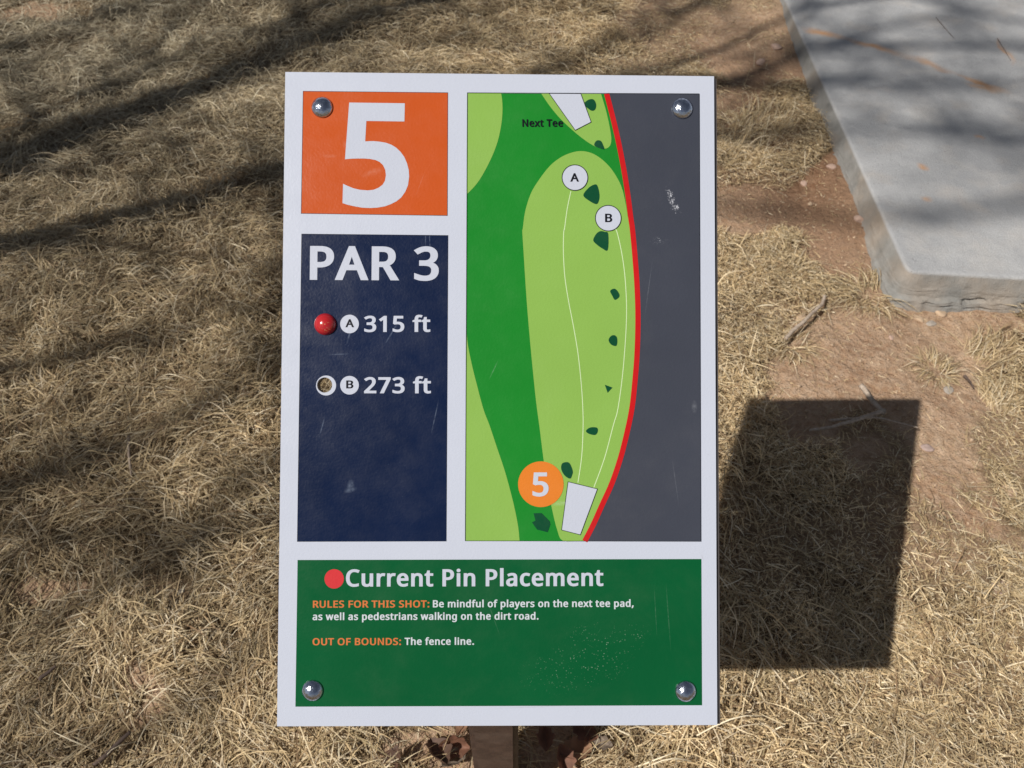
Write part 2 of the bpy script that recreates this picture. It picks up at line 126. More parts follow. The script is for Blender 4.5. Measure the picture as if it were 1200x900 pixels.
"s":[432,[[378,119,375,89,367,62,352,38,331,18,307,2,279,-10,247,-19,213,-24,177,-26,146,-25,118,-23,93,-18,69,-13,48,-5,12,8,12,110,113,77,134,71,156,68,178,67,206,69,226,74,238,81,245,90,248,100,250,112,249,122,246,131,239,140,225,151,162,179,88,212,67,225,48,239,32,256,20,276,13,299,11,325,17,363,37,397,68,423,97,438,129,448,164,454,202,456,230,455,256,452,282,448,306,442,329,434,379,419,332,330,250,355,233,359,215,361,198,362,175,361,158,357,148,351,141,340,139,327,140,318,142,309,150,300,167,290,231,263,303,231,325,218,343,203,358,186,369,166,376,143]]],
"t":[337,[[212,68,240,70,302,81,302,-9,245,-22,200,-26,174,-25,150,-20,126,-13,102,-2,82,14,65,35,53,60,46,90,44,125,44,357,-17,357,-17,421,50,450,80,546,174,546,174,448,299,448,299,357,174,357,174,127,176,106,180,92,185,81,192,74,200,69]]],
"u":[544,[[338,5,320,-5,301,-13,281,-19,261,-23,241,-25,219,-26,184,-24,151,-18,120,-8,94,7,71,27,54,51,42,80,35,112,33,148,33,448,165,448,165,154,167,125,173,104,180,89,191,78,207,71,231,69,255,70,275,76,290,84,301,95,310,109,317,127,322,150,326,176,327,206,327,448,457,448,457,-18,345,-18,342,8]]],
"w":[678,[[460,206,526,449,661,449,525,-17,397,-17,317,238,315,245,313,237,229,-17,104,-17,-31,449,105,449,170,206,173,195,255,449,377,449,457,194,457,194]]],
"x":[472,[[133,220,-36,448,118,448,212,300,306,448,460,448,290,220,468,-18,314,-18,212,140,110,-18,-44,-18]]],
"y":[457,[[217,192,312,448,452,448,252,-66,240,-93,227,-117,213,-140,196,-160,176,-178,153,-192,127,-202,98,-208,68,-210,30,-208,-21,-201,-21,-109,33,-115,56,-117,73,-115,86,-109,96,-100,106,-88,115,-72,124,-52,142,-2,-44,448,97,448,197,191,207,163]]]}}

# ---------------------------------------------------------------- helpers
def tag(o, label=None, cat=None, group=None, kind=None):
    for k, v in (('label',label),('category',cat),('group',group),('kind',kind)):
        if v: o[k] = v
    return o
def link(name, me, parent=None, mat=None):
    o = bpy.data.objects.new(name, me); col.objects.link(o)
    if mat: me.materials.append(mat)
    if parent: o.parent = parent
    return o
def mesh(name, verts, faces, smooth=False):
    me = bpy.data.meshes.new(name); me.from_pydata([tuple(v) for v in verts], [], faces); me.update()
    if smooth: me.polygons.foreach_set('use_smooth', [True]*len(me.polygons))
    return me
def np_mesh(name, V, F, smooth=True):
    """V (n,3); F list of arrays (m,k)"""
    me = bpy.data.meshes.new(name)
    me.vertices.add(len(V)); me.vertices.foreach_set('co', np.ascontiguousarray(V, dtype=np.float32).ravel())
    loops = np.concatenate([f.ravel() for f in F]).astype(np.int32)
    tot = np.concatenate([np.full(len(f), f.shape[1]) for f in F]).astype(np.int32)
    st = np.concatenate([[0], np.cumsum(tot)[:-1]]).astype(np.int32)
    me.loops.add(len(loops)); me.loops.foreach_set('vertex_index', loops)
    me.polygons.add(len(tot)); me.polygons.foreach_set('loop_start', st)
    if smooth: me.polygons.foreach_set('use_smooth', np.ones(len(tot), dtype=bool))
    me.update(calc_edges=True); return me
def curve_mesh(name, polys, extrude=0.0, z=0.0):
    cu = bpy.data.curves.new(name,'CURVE'); cu.dimensions = '2D'; cu.fill_mode = 'BOTH'; cu.extrude = extrude
    for p in polys:
        s = cu.splines.new('POLY'); s.points.add(len(p)-1); s.use_cyclic_u = True
        s.points.foreach_set('co', [c for q in p for c in (q[0], q[1], 0, 1)])
    o = bpy.data.objects.new(name, cu); col.objects.link(o)
    me = bpy.data.meshes.new_from_object(o)
    bpy.data.objects.remove(o); bpy.data.curves.remove(cu)
    for v in me.vertices: v.co.z += z
    me.name = name; me.update(); return me
def spline(pts, per=8, closed=False):
    P = [np.array(p, float) for p in pts]; n = len(P); out = []
    rngi = range(n) if closed else range(n-1)
    for i in rngi:
        if closed: a,b,c,d = P[i-1],P[i],P[(i+1)%n],P[(i+2)%n]
        else: a,b,c,d = P[max(i-1,0)],P[i],P[i+1],P[min(i+2,n-1)]
        for k in range(per):
            t = k/per
            out.append(.5*((2*b)+(-a+c)*t+(2*a-5*b+4*c-d)*t*t+(-a+3*b-3*c+d)*t**3))
    if not closed: out.append(P[-1])
    return out
# value noise on numpy arrays
_perm = np.random.default_rng(5).random((256,256))
def vnoise(x, y, s, seed=0):
    x = np.asarray(x)*s+seed*17.3+500; y = np.asarray(y)*s+seed*9.1+500
    xi = np.floor(x).astype(int); yi = np.floor(y).astype(int); fx = x-xi; fy = y-yi
    fx = fx*fx*(3-2*fx); fy = fy*fy*(3-2*fy)
    g = lambda a,b: _perm[a%256, b%256]
    return (g(xi,yi)*(1-fx)+g(xi+1,yi)*fx)*(1-fy)+(g(xi,yi+1)*(1-fx)+g(xi+1,yi+1)*fx)*fy
def fbm(x, y, s, o=3, seed=0):
    a = 0; t = 0
    for k in range(o):
        a = a+vnoise(x,y,s*2**k,seed+k)*.5**k; t += .5**k
    return a/t
def sstep(a,b,x): 
    t = np.clip((x-a)/(b-a),0,1); return t*t*(3-2*t)

# ---------------------------------------------------------------- node helpers
class NT:
    def __init__(s, name):
        s.m = bpy.data.materials.new(name); s.m.use_nodes = True; s.t = s.m.node_tree
        s.b = s.t.nodes['Principled BSDF']; s.tc = s.t.nodes.new('ShaderNodeTexCoord')
    def n(s, typ, **kw):
        nd = s.t.nodes.new(typ)
        for k, v in kw.items():
            if k.startswith('i_'):
                key = k[2:]; key = int(key) if key.isdigit() else key.replace('_',' ')
                if isinstance(v, bpy.types.NodeSocket): s.t.links.new(v, nd.inputs[key])
                else: nd.inputs[key].default_value = v
            else: setattr(nd, k, v)
        return nd
    def l(s, a, b): s.t.links.new(a, b)
    def noise(s, scale, detail=4, rough=.55, vec=None, dist=0):
        return s.n('ShaderNodeTexNoise', i_Vector=vec or s.tc.outputs['Object'], i_Scale=scale, i_Detail=detail, i_Roughness=rough, i_Distortion=dist).outputs[0]
    def mr(s, v, a, b, c=0., d=1.):
        return s.n('ShaderNodeMapRange', i_0=v, i_1=a, i_2=b, i_3=c, i_4=d).outputs[0]
    def mth(s, op, a, b=0.):
        return s.n('ShaderNodeMath', operation=op, i_0=a, i_1=b).outputs[0]
    def mix(s, f, a, b):
        nd = s.n('ShaderNodeMix', data_type='RGBA')
        for i, v in ((0,f),(6,a),(7,b)):
            if isinstance(v, bpy.types.NodeSocket): s.l(v, nd.inputs[i])
            else: nd.inputs[i].default_value = v if i == 0 else (*v[:3],1)
        return nd.outputs[2]
    def blob(s, cx, cy, rx, ry, rot=0, soft=1.0, warp=None):
        v = warp or s.tc.outputs['Object']
        mp = s.n('ShaderNodeMapping', vector_type='TEXTURE', i_Vector=v)
        mp.inputs['Location'].default_value = (cx,cy,0); mp.inputs['Rotation'].default_value = (0,0,rot)
        mp.inputs['Scale'].default_value = (rx,ry,1e3)
        ln = s.n('ShaderNodeVectorMath', operation='LENGTH'); s.l(mp.outputs[0], ln.inputs[0])
        return s.mr(ln.outputs['Value'], 1., 1.-soft*.999, 0, 1)
    def bump(s, h, dist, strength=1., prev=None):
        nd = s.n('ShaderNodeBump', i_Height=h, i_Distance=dist, i_Strength=strength)
        if prev: s.l(prev, nd.inputs['Normal'])
        return nd.outputs[0]

# ---------------------------------------------------------------- ground height and grass cover
BARE = DATA['bare']
SLAB = [(1.033,1.612),(1.066,4.9),(3.6,4.9),(3.6,1.36)]      # top outline of the concrete pad
SLAB_H = .087; BAT = .032                                    # sides lean out by BAT at the ground
def in_slab(x, y, m=0.0):
    xl = 1.033+(y-1.612)*.010; yf = 1.612-(x-1.033)*.098
    return (x > xl-m) & (y > yf-m)
def cover(x, y):
    g = np.ones_like(x)
    nx = x+(fbm(x,y,7,3,31)-.5)*.26; ny = y+(fbm(x,y,7,3,41)-.5)*.26
    for cx,cy,rx,ry,s in BARE:
        d = np.sqrt(((nx-cx)/rx)**2+((ny-cy)/ry)**2)/1.12
        g = g*(1-s*(1-sstep(.65,1.25,d)))
    patch = fbm(x,y,3.3,3,71)
    g = g*(1-.55*sstep(.55,.72,patch)*sstep(-.3,.9,x))
    return g
def height(x, y):
    near = 1/(1+((x)**2+(y-1.5)**2)/60)
    h = (fbm(x,y,1.1,2,3)-.5)*.030+(fbm(x,y,6,3,8)-.5)*.024
    h = h+(fbm(x,y,40,2,12)-.5)*.007+(vnoise(x,y,95,2)-.5)*.003
    h = h*near+(fbm(x,y,.05,2,21)-.5)*.5*(1-near)
    # soil banked against the left side of the pad
    d = np.abs(x-1.03)
    h = h+np.exp(-(d/.13)**2)*(.034*sstep(1.62,2.1,y)+.030*sstep(2.6,3.3,y))
    h = h-.004*np.exp(-(np.abs(x-1.0)/.3)**2-((y-1.5)/.2)**2)
    h = np.where(in_slab(x,y,-.03), -.06, h)
    return h
def thatch(x, y):
    return sstep(.32,.72,fbm(x,y,5.0,3,55))*.050+.010

def axis(lo, hi, st, far):
    a = list(np.arange(lo, hi+1e-6, st)); s = st
    while a[-1] < far: s *= 1.35; a.append(a[-1]+s)
    s = st; b = []; v = lo
    while v > -far: s *= 1.35; v -= s; b.append(v)
    return np.array(b[::-1]+a)
ax = axis(-2.5,2.5,.0095,600); ay = axis(.15,3.8,.0095,600)
X, Y = np.meshgrid(ax, ay); Z = height(X.ravel(), Y.ravel())
V = np.stack([X.ravel(), Y.ravel(), Z],1)
nx_, ny_ = len(ax), len(ay)
idx = np.arange(nx_*ny_).reshape(ny_,nx_)
F = np.stack([idx[:-1,:-1],idx[:-1,1:],idx[1:,1:],idx[1:,:-1]],-1).reshape(-1,4)
gm = np_mesh('ground', V, [F])
at = gm.attributes.new('cover','FLOAT','POINT'); at.data.foreach_set('value', cover(V[:,0],V[:,1]).astype(np.float32))
m = NT('soil')
cov = m.n('ShaderNodeAttribute', attribute_name='cover').outputs['Fac']
n1 = m.noise(5,5,.6); n2 = m.noise(60,6,.65); n3 = m.noise(300,3,.6)
soil = m.mix(m.mr(n1,.3,.7), (.33,.19,.11), (.49,.33,.21))
soil = m.mix(m.mr(n2,.35,.7,0,.7), soil, (.57,.43,.31))
soil = m.mix(m.mr(n3,.58,.75,0,.6), soil, (.15,.075,.042))
peb = m.n('ShaderNodeTexVoronoi', i_Vector=m.tc.outputs['Object'], i_Scale=130.).outputs[0]
soil = m.mix(m.mr(peb,.16,.10,0,.5), soil, (.5,.40,.31))
st = m.n('ShaderNodeMapping', i_Vector=m.tc.outputs['Object']); st.inputs['Scale'].default_value = (1,.25,1); st.inputs['Rotation'].default_value=(0,0,.7)
thn = m.noise(110,4,.7,st.outputs[0],1.2)
dkp = m.mr(m.noise(9,5,.7),.5,.66,0,.75); soil = m.mix(m.mth('MAXIMUM',m.mth('MULTIPLY',dkp,.35),m.mth('MULTIPLY',m.blob(.90,2.25,.34,.85,0,.8),m.mr(n2,.3,.6,.45,1.))), soil, (.20,.105,.058))
litter = m.mix(m.mr(thn,.35,.68), (.085,.052,.028), (.33,.245,.145))
cbase = m.mix(m.mr(cov,.2,.75), soil, litter)
m.l(cbase, m.b.inputs['Base Color']); m.b.inputs['Roughness'].default_value = .95; m.b.inputs['Specular IOR Level'].default_value = .15
bp = m.bump(m.noise(28,4,.7),.02,.8); bp = m.bump(n2,.010,1,bp); bp = m.bump(n3,.003,1,bp); bp = m.bump(peb,.002,.5,bp)
m.l(bp, m.b.inputs['Normal'])
ground = link('ground', gm, mat=m.m); tag(ground, 'reddish bare soil under and between the dry grass', kind='structure')

# ---------------------------------------------------------------- dry grass
def flow(x, y):
    return (fbm(x,y,1.7,2,91)*2.6+fbm(x,y,6.5,2,97)*1.6)*math.pi
def blades(x, y, L, Wd, az, rise, bend, zb, seg=4):
    """flattened arching ribbons"""
    n = len(x); t = np.linspace(0,1,seg+1)[None,:]
    a = az[:,None]+bend[:,None]*(t-.3)
    step = L[:,None]/seg
    cx = np.cumsum(np.cos(a)*step,1)-np.cos(a)*step; cy = np.cumsum(np.sin(a)*step,1)-np.sin(a)*step
    px = x[:,None]+cx; py = y[:,None]+cy
    arch = np.sin(np.clip(t*1.1,0,1)*math.pi*.85)
    pz = zb[:,None]+rise[:,None]*arch+ (1-arch)*.0
    hw = Wd[:,None]*.5*np.clip(1.15-t**2.2*1.1,.08,1)
    tw = rng.uniform(-.9,.9,n)[:,None]
    nxx = -np.sin(a)*np.cos(tw); nyy = np.cos(a)*np.cos(tw); nz = np.sin(tw)*np.ones_like(t)
    A = np.stack([px-nxx*hw,py-nyy*hw,pz-nz*hw],-1); B = np.stack([px+nxx*hw,py+nyy*hw,pz+nz*hw],-1)
    Vv = np.stack([A,B],2).reshape(n,-1,3)      # n,(seg+1)*2,3
    base = (np.arange(n)*(seg+1)*2)[:,None]
    f = [np.stack([base[:,0]+2*k,base[:,0]+2*k+1,base[:,0]+2*k+3,base[:,0]+2*k+2],1) for k in range(seg)]
    return Vv.reshape(-1,3), np.concatenate(f)
PAL = np.array([(.64,.49,.28),(.76,.62,.40),(.50,.37,.205),(.34,.235,.13),(.62,.52,.37),(.23,.145,.08),(.45,.36,.20),(.86,.75,.54)])
PW = np.array([.24,.17,.18,.12,.10,.08,.06,.05])
def shade_attr(me, n, per, x=None, y=None):
    c = PAL[rng.choice(len(PAL), n, p=PW)]*rng.uniform(.75,1.15,(n,1))
    if x is not None:
        # greyer, faintly green straw towards the upper left; warmer on the right
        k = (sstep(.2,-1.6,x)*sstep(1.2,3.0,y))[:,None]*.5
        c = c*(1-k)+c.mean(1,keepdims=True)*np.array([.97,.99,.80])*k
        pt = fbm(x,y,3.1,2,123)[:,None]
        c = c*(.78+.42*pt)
    c4 = np.concatenate([c,np.ones((n,1))],1)
    a = me.attributes.new('tint','FLOAT_COLOR','POINT'); a.data.foreach_set('color', np.repeat(c4,per,0).astype(np.float32).ravel())
g = NT('dry_straw')
tint = g.n('ShaderNodeAttribute', attribute_name='tint').outputs['Color']
fib = g.noise(220,2)
tc = g.mix(g.mr(fib,.3,.7,0,.35), tint, (.25,.18,.10))
g.l(tc, g.b.inputs['Base Color']); g.b.inputs['Roughness'].default_value = .62; g.b.inputs['Specular IOR Level'].default_value = .35
tr = g.n('ShaderNodeBsdfTranslucent'); g.l(tc, tr.inputs[0])
mx = g.n('ShaderNodeMixShader', i_0=.18); out = g.t.nodes['Material Output']
g.l(g.b.outputs[0], mx.inputs[1]); g.l(tr.outputs[0], mx.inputs[2]); g.l(mx.outputs[0], out.inputs[0])
STRAW = g.m

def visible_trap(x, y, m=0.):
    hw = .9+(y-.42)*.40+.25+m
    return (np.abs(x) < np.maximum(hw,1.2)) & (y > -.3) & (y < 3.75)
def lay(n, dens_fn, Lr, Wr, rise, zfrac, seed, azr=.9, seg=4):
    n = int(n*1.12); x = rng.uniform(-2.5,2.5,n); y = rng.uniform(-.3,3.8,n)
    d = dens_fn(x,y)
    k = visible_trap(x,y)&(rng.random(n) < d)&~in_slab(x,y,.035)
    x = x[k]; y = y[k]; n = len(x)
    # matted clumps share direction
    az = flow(x,y)+rng.normal(0,azr,n)+np.where(rng.random(n)<.5,math.pi,0)
    L = rng.uniform(*Lr,n)*(1+.25*rng.standard_normal(n)).clip(.4,1.8); Wd = rng.uniform(*Wr,n)
    th = thatch(x,y)*sstep(.1,.8,cover(x,y))
    zb = height(x,y)+.001+th*rng.uniform(0,1,n)**.8*zfrac
    rs = rng.uniform(*rise,n)*(L/.06)
    bend = rng.normal(0,BEND,n)
    ex = x+np.cos(az)*L; ey = y+np.sin(az)*L
    ok = ~in_slab(ex,ey,.02)
    x,y,L,Wd,az,rs,bend,zb = [q[ok] for q in (x,y,L,Wd,az,rs,bend,zb)]
    Vv, Ff = blades(x,y,L,Wd,az,rs,bend,zb,seg)
    return Vv, Ff, x, y
parts_ = []; BEND = .5
cov2 = lambda x,y: cover(x,y)**1.7*(-.15+2.0*fbm(x,y,9,3,61)).clip(.12,1)
left = lambda x,y: sstep(.7,.1,x)
parts_.append(lay(560000, lambda x,y: cov2(x,y)*left(x,y), (.020,.062), (.0012,.0026), (.002,.012), 1.0, 1, .8, 3))
BEND = .22
parts_.append(lay(1000000, lambda x,y: cov2(x,y)*(1-left(x,y))*.9, (.010,.045), (.0009,.0021), (.0005,.005), .55, 1, 1.3, 3))
BEND = .45
parts_.append(lay(60000, lambda x,y: cov2(x,y)*(.16+.84*left(x,y)), (.05,.10), (.0012,.0024), (.006,.026), 1.0, 2, .7, 5))
BEND = .15
parts_.append(lay(760000, lambda x,y: (.07+.93*sstep(.15,.95,cover(x,y)))*(.35+.65*(1-left(x,y))), (.004,.022), (.0007,.0019), (.0,.0025), .8, 3, 3., 2))
offs = 0; Vs=[]; Fs=[]; cols=[]
for i,(Vv,Ff,x,y) in enumerate(parts_):
    Vs.append(Vv); Fs.append(Ff+offs); offs += len(Vv)
gme = np_mesh('dry_grass', np.concatenate(Vs), [np.concatenate(Fs)])
px_ = np.concatenate([np.repeat(p[2], len(p[0])//len(p[2])) for p in parts_]); 
# per-blade colours
cc = []
for Vv,Ff,x,y in parts_:
    n = len(x); c = PAL[rng.choice(len(PAL), n, p=PW)]*rng.uniform(.72,1.15,(n,1))
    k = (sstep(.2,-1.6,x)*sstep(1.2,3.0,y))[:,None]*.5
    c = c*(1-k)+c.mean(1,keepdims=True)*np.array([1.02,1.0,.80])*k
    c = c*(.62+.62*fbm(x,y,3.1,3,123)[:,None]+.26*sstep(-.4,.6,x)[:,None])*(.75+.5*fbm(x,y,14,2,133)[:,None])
    cc.append(np.repeat(np.concatenate([c,np.ones((n,1))],1), len(Vv)//n, 0))
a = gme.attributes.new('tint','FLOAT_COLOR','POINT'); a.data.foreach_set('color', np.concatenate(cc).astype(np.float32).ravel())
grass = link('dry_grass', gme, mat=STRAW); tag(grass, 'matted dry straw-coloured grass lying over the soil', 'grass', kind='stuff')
print('grass blades', [len(p[2]) for p in parts_], 'tris', 2*sum(len(p[1]) for p in parts_))

# grass tufts standing clear of the mat
TL = ['spiky straw tuft at the near corner of the concrete pad','small grey green tuft on bare soil right of the pad corner',
 'large swept tuft beside the upper right corner of the sign','swept tuft just below the one by the sign corner, leaning left',
 'broad low tuft at the right edge below the pad','small splayed tuft at the lower end of the bare stick','flattened tuft right of the sign, above the bare stick','short tuft at the right edge, lowest of the tufts']
for i,(gx,gy,rr) in enumerate(DATA['tufts']):
    n = int(110+3600*rr); th = rng.uniform(0,2*math.pi,n)+rng.normal(0,.2); ru = rr*np.sqrt(rng.random(n))*.8
    bx = gx+np.cos(th)*ru; by = gy+np.sin(th)*ru
    az = th+rng.normal(0,.9,n) if i in (0,1,5) else flow(np.full(n,gx),np.full(n,gy))+rng.normal(0,.55,n)
    L = rng.uniform(.5,1.25,n)*(rr*.8+.02)
    ex = bx+np.cos(az)*L; ey = by+np.sin(az)*L; ok = ~in_slab(ex,ey,.02)
    bx,by,az,L = bx[ok],by[ok],az[ok],L[ok]; n = len(bx)
    Vv,Ff = blades(bx,by,L,rng.uniform(.0009,.0022,n),az,rng.uniform(.02,.45,n)**1.3*L,rng.normal(0,.5,n),height(bx,by)-.002,5)
    gz = float(height(np.array([gx]),np.array([gy]))[0])
    me = np_mesh('grass_tuft', Vv-np.array([gx,gy,gz]), [Ff]); shade_attr(me, n, 12)
    o = link('grass_tuft', me, mat=STRAW); o.location = (gx,gy,gz)
    tag(o, TL[i], 'grass tuft', 'tufts of dry grass on the soil')

# ---------------------------------------------------------------- concrete pad
m = NT('concrete')
n1 = m.noise(3.2,5,.6); n2 = m.noise(22,5,.6); n3 = m.noise(260,3,.7); n4 = m.noise(9,3,.5)
cc_ = m.mix(m.mr(n1,.3,.7), (.33,.333,.34), (.48,.478,.475))
cc_ = m.mix(m.mr(n2,.35,.7,0,.5), cc_, (.33,.33,.34))
cc_ = m.mix(m.mr(n4,.56,.74,0,.35), cc_, (.50,.43,.36))
cc_ = m.mix(m.mr(n3,.35,.65,0,.30), cc_, (.24,.235,.23)); cc_ = m.mix(m.mr(m.noise(120,5,.75),.60,.72,0,.5), cc_, (.20,.18,.16))
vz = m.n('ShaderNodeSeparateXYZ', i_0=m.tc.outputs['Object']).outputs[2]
warpn = m.n('ShaderNodeTexNoise', i_Vector=m.tc.outputs['Object'], i_Scale=11., i_Detail=4.)
wv = m.n('ShaderNodeVectorMath', operation='SCALE'); m.l(warpn.outputs['Color'], wv.inputs[0]); wv.inputs['Scale'].default_value = .07
wa = m.n('ShaderNodeVectorMath', operation='ADD'); m.l(m.tc.outputs['Object'], wa.inputs[0]); m.l(wv.outputs[0], wa.inputs[1])
ws = m.n('ShaderNodeVectorMath', operation='SUBTRACT'); m.l(wa.outputs[0], ws.inputs[0]); ws.inputs[1].default_value = (.035,.035,.035)
tot = None
wid = [.035,.024,.024,.022,.012,.022,.022,.018,.012]; sg_ = [.8,.75,.45,.95,.55,.7,.6,.5,.6]
for (pa,pb),wd_,s_ in zip(DATA['rust'],wid,sg_):
    cx,cy = (pa[0]+pb[0])/2,(pa[1]+pb[1])/2; L = math.hypot(pb[0]-pa[0],pb[1]-pa[1])
    bl = m.blob(cx,cy,L*.62,wd_,math.atan2(pb[1]-pa[1],pb[0]-pa[0]),.95,ws.outputs[0])
    bl = m.mth('MULTIPLY', bl, s_); tot = bl if tot is None else m.mth('MAXIMUM', tot, bl)
tot = m.mth('MULTIPLY', tot, m.mr(n2,.3,.6,.6,1.3))
cc_ = m.mix(tot, cc_, (.56,.29,.12))
vor = m.mr(m.noise(7,4,.65),.5,.7,0,.22); cc_ = m.mix(vor, cc_, (.60,.53,.45))
pore = m.n('ShaderNodeTexVoronoi', i_Vector=m.tc.outputs['Object'], i_Scale=75.).outputs[0]; cc_ = m.mix(m.mth('MULTIPLY',m.mr(pore,.14,.06,0,.75),m.mr(n4,.45,.6,0,1)), cc_, (.12,.10,.09))
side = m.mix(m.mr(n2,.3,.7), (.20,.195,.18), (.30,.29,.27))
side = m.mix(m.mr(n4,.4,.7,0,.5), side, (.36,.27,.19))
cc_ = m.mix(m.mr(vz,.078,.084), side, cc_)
m.l(cc_, m.b.inputs['Base Color']); m.b.inputs['Roughness'].default_value = .8
bp = m.bump(n2,.004,.8); bp = m.bump(n3,.003,1.,bp); m.l(bp, m.b.inputs['Normal'])
CONC = m.m
# profile swept along the left and front edges: ground -> jagged foot -> side -> tooled edge -> top
path = []
for y in np.arange(4.9,1.63,-.012): path.append((1.033+(y-1.612)*.010, y, -1,.10))
path += [(1.0345,1.622,-.85,-.3),(1.0385,1.6145,-.6,-.75)]
for x in np.arange(1.05,3.6,.008): path.append((x,1.612-(x-1.033)*.098,0.0,-1))
path = np.array(path); npt = len(path)
prof_z = [-.05,-.01]+[.002*i for i in range(0,24)]+[.052,.064,.074,.080,.0845,.0865,.087,.0872]
rows = []
for k,z in enumerate(prof_z):
    ln = 1-z/SLAB_H
    o = BAT*max(0,ln)*.95+.004
    if z > .075: o = {.080:.006,.0845:.004,.0865:.0015,.087:-.003,.0872:-.010}[z]
    P = path.copy()
    wob = (fbm(P[:,0],P[:,1],14,3,k*0+7)-.5)*.005*max(0,ln)+(vnoise(P[:,0]+z*9,P[:,1]+z*7,70,9)-.5)*.003*(z<.08)
    foot = .002+.030*fbm(P[:,0],P[:,1],16,5,77)        # ragged top of the spilled foot
    isf = (P[:,3] < -.5)
    spill = np.where(z < foot+np.where(isf,.004,0), .005+.012*vnoise(P[:,0],P[:,1],60,5), 0.)
    spill = np.where((np.abs(z-foot-.003)<.0024)&isf&(P[:,0]>1.10)&(fbm(P[:,0],P[:,1],7,2,99)>.44), -.022, spill)
    spill = np.where((vnoise(P[:,0],P[:,1]+z*3,60,15)<.16)&(z<foot), spill-.010, spill)
    spill = np.where(isf, spill, spill*.4)
    o2 = o+wob+spill*(z<.045)
    nrm = np.stack([P[:,2],P[:,3]],1); nrm /= np.linalg.norm(nrm,axis=1,keepdims=True)
    rows.append(np.stack([P[:,0]+nrm[:,0]*o2, P[:,1]+nrm[:,1]*o2, np.full(npt,z)+(vnoise(P[:,0],P[:,1],80,k)-.5)*.0012*(z<.07)*(z>0)],1))
rows = np.array(rows); K = len(prof_z)
Vp = rows.reshape(-1,3); id2 = np.arange(K*npt).reshape(K,npt)
Fp = np.stack([id2[:-1,:-1],id2[1:,:-1],id2[1:,1:],id2[:-1,1:]],-1).reshape(-1,4)
# top sheet: last profile row continues to the far corner
last = id2[-1]; Vl = [tuple(v) for v in Vp]; 
Vl.append((3.6,4.9,.0872)); apex = len(Vl)-1
faces = [tuple(int(q) for q in f) for f in Fp]
faces.append(tuple(int(q) for q in last)+(apex,))
me = mesh('pad_slab', Vl, faces, True)
bm = bmesh.new(); bm.from_mesh(me); bmesh.ops.recalc_face_normals(bm, faces=bm.faces); 
ng = max(bm.faces, key=lambda f: f.calc_area())
if ng.normal.z < 0: bmesh.ops.reverse_faces(bm, faces=bm.faces)
ng.smooth = False
bm.to_mesh(me); bm.free()
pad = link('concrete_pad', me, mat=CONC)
tag(pad, 'pale grey concrete tee pad with rusty streaks, upper right', 'concrete pad')

# ---------------------------------------------------------------- stones
def stone_mesh(r, seed, flat=.55):
    bm = bmesh.new(); bmesh.ops.create_icosphere(bm, subdivisions=3, radius=r)
    rs = np.random.default_rng(seed); ax_ = rs.normal(size=(9,3)); ax_ /= np.linalg.norm(ax_,axis=1)[:,None]; dd = rs.uniform(.62,.95,9)*r
    for v in bm.verts:
        p = np.array(v.co)
        for a_,d_ in zip(ax_,dd):
            q = p@a_
            if q > d_: p = p-a_*(q-d_)*.88
        p = p*(1+.14*(float(vnoise(p[0]/r*1.3+seed,p[1]/r*1.3+p[2]/r,1.6,seed))-.5)+.06*(float(vnoise(p[0]/r+p[2]/r,p[1]/r+seed,6,seed))-.5))
        v.co = (p[0]*rs.uniform(.999,1.001)*1.15, p[1]*.9, p[2]*flat)
    me = bpy.data.meshes.new('stone'); bm.to_mesh(me); bm.free()
    me.polygons.foreach_set('use_smooth',[True]*len(me.polygons)); return me
def stone_mat(name, c):
    m = NT(name); a_ = m.noise(90,4); b_ = m.noise(500,3)
    q = m.mix(m.mr(a_,.3,.7), [v*.72 for v in c], c); q = m.mix(m.mr(b_,.6,.75,0,.5), q, (.2,.12,.08))
    m.l(q, m.b.inputs['Base Color']); m.b.inputs['Roughness'].default_value = .9; m.l(m.bump(a_,.003), m.b.inputs['Normal']); return m.m
SM = {'pink':stone_mat('pink_stone',(.52,.36,.28)),'tan':stone_mat('tan_stone',(.50,.36,.24)),'grey':stone_mat('grey_stone',(.38,.33,.28)),'mauve':stone_mat('mauve_stone',(.42,.31,.27))}
SI = {'a':('pink','pinkish pebble in the soil gully left of the pad, below the swept tufts',.6),
 'b':('pink','pale pink pebble on the bare soil nearest the right edge of the sign',.6),
 'c':('pink','light rounded stone on the soil close to the left side of the pad',.7),
 'd':('tan','tan pebble in the grass near the upper end of the bare stick',.6),
 'e':('tan','buff stone just below the front edge of the pad, larger of the pair',.6),
 'f':('grey','greyish stone beside the buff stone below the pad edge',.5),
 'g':('pink','small pale pebble alone on the bare soil under the pad corner',.6),
 'h':('mauve','flat mauve stone half buried right of the sign shadow',.2),
 'i':('grey','flat grey stone half buried above right of the sign shadow',.2),
 'j':('pink','flat pinkish brick-like stone at the right edge',.3),
 'k':('mauve','angular mauve stone in the grass at the bottom, right of the sign',.7),
 'l':('tan','pale pebble in the grass just below the sign shadow',.6),
 'm':('grey','grey pebble in the grass at the lower left of the sign',.7),
 'n':('grey','small grey pebble in the grass left of the sign bottom half',.6),
 'o':('pink','pinkish rock in the soil above the swept tufts, right one of two',.6),
 'p':('pink','pinkish rock in the soil above the swept tufts, left one of two',.6),
 'q':('tan','orange tan clod touching the front edge of the pad',.5),
 'r':('mauve','wide flat grey stone sunk in the grass right of the sign shadow foot',.14),
 's':('tan','tiny tan pebble in the soil between the pad and the sign',.6)}
